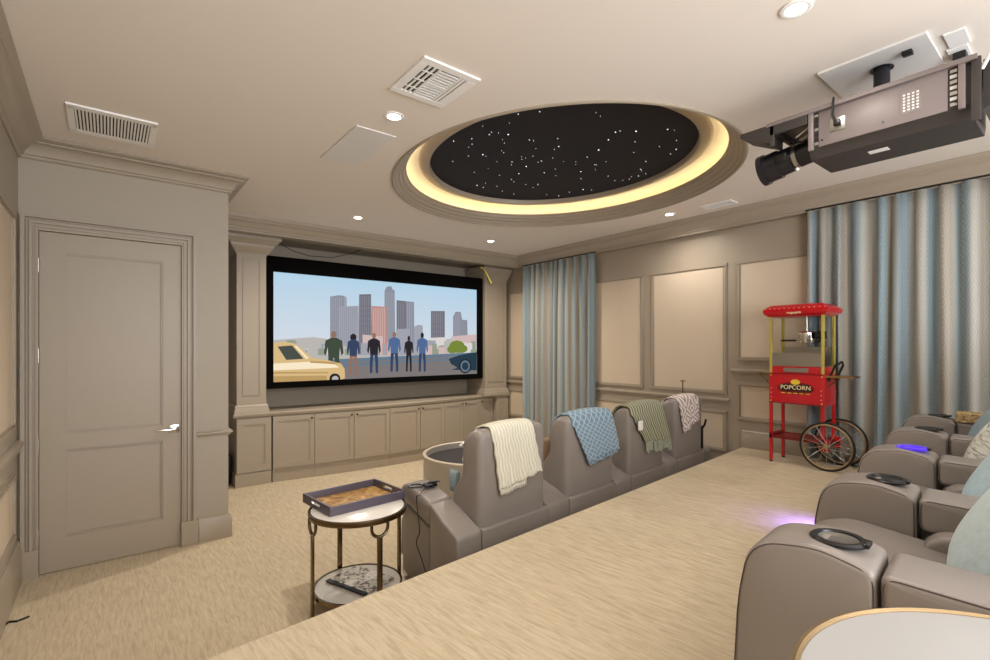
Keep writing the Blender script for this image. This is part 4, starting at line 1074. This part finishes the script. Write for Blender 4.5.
mb.build('emblem_flourish', 'text_yellow', cab)
text('Popcorn', .034, (-.037, 0, 1.368), 'text_cream', can)
# gold side shelves
for nm, s_ in (('side_shelf', -1), ('side_shelf', 1)):
    y0_, y1_ = sorted((s_*(hw+.003), s_*(hw+(.215 if s_ < 0 else .09))))
    mb = MB(); 
    pts = [(.02, s_*(hw+.003)), (dp_-.02, s_*(hw+.003)), (dp_-.06, s_*(hw+(.2 if s_ < 0 else .11))), (.06, s_*(hw+(.2 if s_ < 0 else .11)))]
    mb.rings([[Vector((x, y, z_)) for x, y in pts] for z_ in (.795, .81)]); sh = mb.build(nm, 'gold', t, smooth=False)
    MB().tube([(.05, s_*(hw+.003), .70), (.07, s_*(hw+.10), .795)], .007, 6).build('bracket', 'gold', sh)
# pushing handle
MB().tube([(.08, -hw-.004, .76), (.08, -hw-.06, .90), (.18, -hw-.08, .93), (.28, -hw-.06, .90), (.28, -hw-.004, .76)], .010, 8).build('push_handle', 'black', t)
# wheels
wc_y, wr_ = -hw-.03, .21
MB().cyl((-.02, wc_y, wr_), (dp_+.02, wc_y, wr_), .010).build('axle', 'black', t)
pb('axle_plate', 'red', [(.0, .02, -hw-.04, -hw+.03, .16, .26), (dp_-.02, dp_, -hw-.04, -hw+.03, .16, .26)])
for xw in (-.03, dp_+.02):
    T_ = Matrix.Translation((xw, wc_y, wr_)) @ Matrix.Rotation(PI/2, 4, 'Y')
    mb = MB(); mb.tube([T_ @ Vector((.20*math.cos(k*PI/24), .20*math.sin(k*PI/24), 0)) for k in range(48)], .010, 8, closed=True); wh = mb.build('wheel', 'rubber', t)
    mb = MB(); mb.tube([T_ @ Vector((.186*math.cos(k*PI/24), .186*math.sin(k*PI/24), 0)) for k in range(48)], .0075, 8, closed=True); mb.build('wheel_rim', 'goldlight', wh)
    mb = MB(); mb.lathe([(.001, -.025), (.02, -.02), (.024, 0), (.02, .02), (.001, .025)], n=16, m=T_); mb.build('hub', 'goldlight', wh)
    for k in range(14):
        a = k*2*PI/14; MB().cyl(T_ @ Vector((.018*math.cos(a+.3), .018*math.sin(a+.3), (-1)**k*.012)), T_ @ Vector((.183*math.cos(a), .183*math.sin(a), 0)), .0022, 6).build('spoke', 'steel', wh)

# ------------------------------------------------------------------ projector and ceiling plates
tag(MB().box(2.94, 3.36, .53, .97, CEIL-.012, CEIL, .002).build('mounting_plate', 'whiteplate', smooth=False), 'large white square mounting plate on the ceiling above the projector', 'plate')
t = thing('ceiling_socket', 'white ceiling socket plate with black plug beside the projector', 'socket', (3.2, .42, CEIL))
MB().box(-.163, .0, -.005, .07, -.008, 0, .002).box(.008, .17, .01, .085, -.008, 0, .002).build('plate', 'white', t, smooth=False)
MB().box(.05, .13, .02, .07, -.05, -.008, .006).build('plug', 'black', t)
x0_, x1_, y0_, y1_, z0_, z1_ = 2.85, 3.235, .37, .985, 2.60, 2.835
t = thing('projector', 'large grey and black projector with long lens hanging from the ceiling', 'projector', ((x0_+x1_)/2, (y0_+y1_)/2, z0_))
pm = Matrix.Translation((-(x0_+x1_)/2, -(y0_+y1_)/2, -z0_))
bd = MB().box(x0_+.012, x1_, y0_, y1_, z0_+.05, z1_-.01, .003, pm).build('casing', 'projdark', t)
MB().prism([(x0_+.012, z0_+.052), (x0_+.05, z0_), (x1_-.04, z0_), (x1_, z0_+.052)], y0_, y1_, lambda a, b, h: pm @ Vector((a, h, b))).build('lower_cover', 'projdark', t, smooth=False)
MB().box(x0_+.004, x0_+.012, y0_+.075, y1_-.05, z0_+.045, z1_-.005, .001, pm).build('side_panel', 'projgrey', t)
MB().box(x0_-.012, x1_+.01, y0_-.02, y1_+.20, z1_-.01, z1_+.012, .002, pm).build('top_plate', 'projgrey', t, smooth=False)
for y in (y1_-.045, y0_+.0): MB().box(x0_-.006, x0_+.012, y+.018, y+.04, z0_+.035, z1_, .001, pm).build('upright', 'projgrey', t)
MB().box(x0_-.004, x0_+.012, y0_-.03, y0_+.0, z0_-.03, z1_, .001, pm).build('upright', 'projdark', t)
# side details
for k in range(7):
    MB().box(x0_+.0085, x0_+.0115, y1_-.046, y1_-.030, z0_+.06+k*.024, z0_+.072+k*.024, 0, pm).build('port', 'steel' if k % 3 == 0 else 'black', bd)
    MB().box(x0_+.0085, x0_+.0115, y0_+.045, y0_+.068, z0_+.06+k*.024, z0_+.074+k*.024, 0, pm).build('port', 'whiteplate' if k % 2 else 'steel', bd)
kp = MB().box(x0_+.002, x0_+.004, y0_+.16, y0_+.235, z0_+.085, z0_+.185, 0, pm).build('keypad', 'projgrey', t)
for r_ in range(6):
    for c_ in range(4):
        MB().box(x0_+.0005, x0_+.002, y0_+.17+c_*.016, y0_+.178+c_*.016, z0_+.095+r_*.014, z0_+.102+r_*.014, 0, pm).build('key', 'tag' if (r_+c_) % 5 else 'pink_key' if False else 'tag', kp)
MB().box(x0_+.0, x0_+.004, y1_-.165, y1_-.10, z0_+.10, z0_+.165, .001, pm).build('socket_plate', 'steel', t)
MB().box(x0_-.02, x0_, y1_-.15, y1_-.12, z0_+.12, z0_+.15, .004, pm).tube([pm @ Vector(p) for p in ((x0_-.015, y1_-.13, z0_+.14), (x0_-.02, y1_-.115, z0_+.18), (x0_-.012, y1_-.12, z1_+.03))], .006, 6).build('plug', 'black', t)
MB().box(x0_+.14, x0_+.19, y1_-.30, y1_-.22, z0_-.001, z0_+.001, 0, pm).build('sticker', 'tag', t)
for y in (y0_+.05, y0_+.3, y0_+.55): MB().cyl(pm @ Vector((x0_, y, z0_+.075)), pm @ Vector((x0_+.006, y, z0_+.075)), .004, 8).build('screw', 'black', t)
# drop pole
MB().cyl(pm @ Vector((3.13, .74, z1_)), pm @ Vector((3.13, .74, CEIL-.012)), .035, 24).build('pole', 'projlens', t)
MB().lathe([(.05, -.003), (.05, 0), (.036, .003)], (0, 0, 0), 24, pm @ Matrix.Translation((3.13, .74, CEIL-.016)), cap=False).build('pole_flange', 'projlens', t)
MB().box(3.03, 3.07, .60, .64, CEIL-.03, CEIL-.012, .002, pm).build('clip', 'black', t)
# rear connector hood, curved
MB().prism([(y0_-.03, z1_), (y0_-.10, z1_), (y0_-.12, z1_-.06), (y0_-.115, z1_-.13), (y0_-.09, z1_-.18), (y0_-.03, z1_-.21)], x0_+.05, x1_-.02, lambda a, b, h: pm @ Vector((h, a, b))).build('rear_hood', 'projdark', t, smooth=False)
MB().tube([pm @ Vector(p) for p in ((x0_+.02, y0_-.03, z1_-.05), (x0_+.0, y0_-.06, z1_), (x0_+.05, y0_-.09, z1_+.03), (x0_+.15, y0_-.08, z1_+.04))], .007, 8).build('white_cable', 'white', t)
# lens assembly at the front
lx, lz = 3.02, 2.70
lp = pm @ Vector((lx, y1_, lz)); LR = Matrix.Translation(lp) @ Matrix.Rotation(-.16, 4, 'X') @ Matrix.Translation(-lp)
pmo = pm; pm = LR @ pm
lens = MB().tube([pm @ Vector((lx, y, lz)) for y in (y1_, y1_+.10, y1_+.101, y1_+.13, y1_+.131, y1_+.2, y1_+.201, y1_+.27, y1_+.271, y1_+.30)], .06, 28, rs=[.062, .062, .055, .055, .07, .072, .08, .08, .088, .088]).build('lens', 'projlens', t)
MB().tube([pm @ Vector((lx, y, lz)) for y in (y1_+.105, y1_+.125)], .058, 28).build('lens_ring', 'steel', lens)
MB().tube([pm @ Vector((lx, y, lz)) for y in (y1_+.296, y1_+.303)], .064, 28).build('front_glass', 'glass', lens)
MB().box(lx-.075, lx-.055, y1_+.14, y1_+.20, lz-.02, lz+.03, .004, pm).build('focus_motor', 'black', lens)
MB().lathe([(.001, -.012), (.012, 0), (.001, .012)], (0, 0, 0), 12, pm @ Matrix.Translation((lx-.02, y1_+.115, lz-.075))).build('indicator', 'tag', lens)
MB().cyl(pm @ Vector((lx-.02, y1_+.115, lz-.07)), pm @ Vector((lx-.02, y1_+.115, lz-.04)), .004, 6).build('indicator_stem', 'steel', lens)
pm = pmo
# shutter arm / bracket over the lens
MB().box(x0_-.01, x0_+.01, y1_, y1_+.18, z1_-.06, z1_-.01, .002, pm).box(x0_-.01, x0_+.01, y1_+.16, y1_+.18, z1_-.12, z1_-.01, .002, pm).box(x0_-.01, x1_-.1, y1_+.16, y1_+.18, z1_-.05, z1_-.01, .002, pm).build('lens_bracket', 'projdark', t, smooth=False)
MB().prism([(y1_+.18, z1_+.0), (y1_+.34, z1_+.0), (y1_+.34, z1_-.02), (y1_+.18, z1_-.10)], x0_-.01, x0_+.16, lambda a, b, h: pm @ Vector((h, a, b))).build('sensor_wedge', 'projdark', t, smooth=False)
for k in range(4):
    MB().tube([pm @ Vector(p) for p in ((x0_+.03+k*.02, y1_, z1_-.06-k*.01), (x0_+.02+k*.03, y1_+.06, z1_-.10), (lx-.04, y1_+.10+k*.01, lz+.05))], .004, 6).build('wire', 'black' if k % 2 else 'steel', t)

# small cable at the left wall
tag(MB().tube([(-.50+.03, 3.98, .012), (-.455, 4.02, .008), (-.42, 4.005, .006), (-.37, 4.03, .006)], .006, 6).build('cable', 'cableblack'), 'short dark cable end on the carpet by the left wall', 'cable')
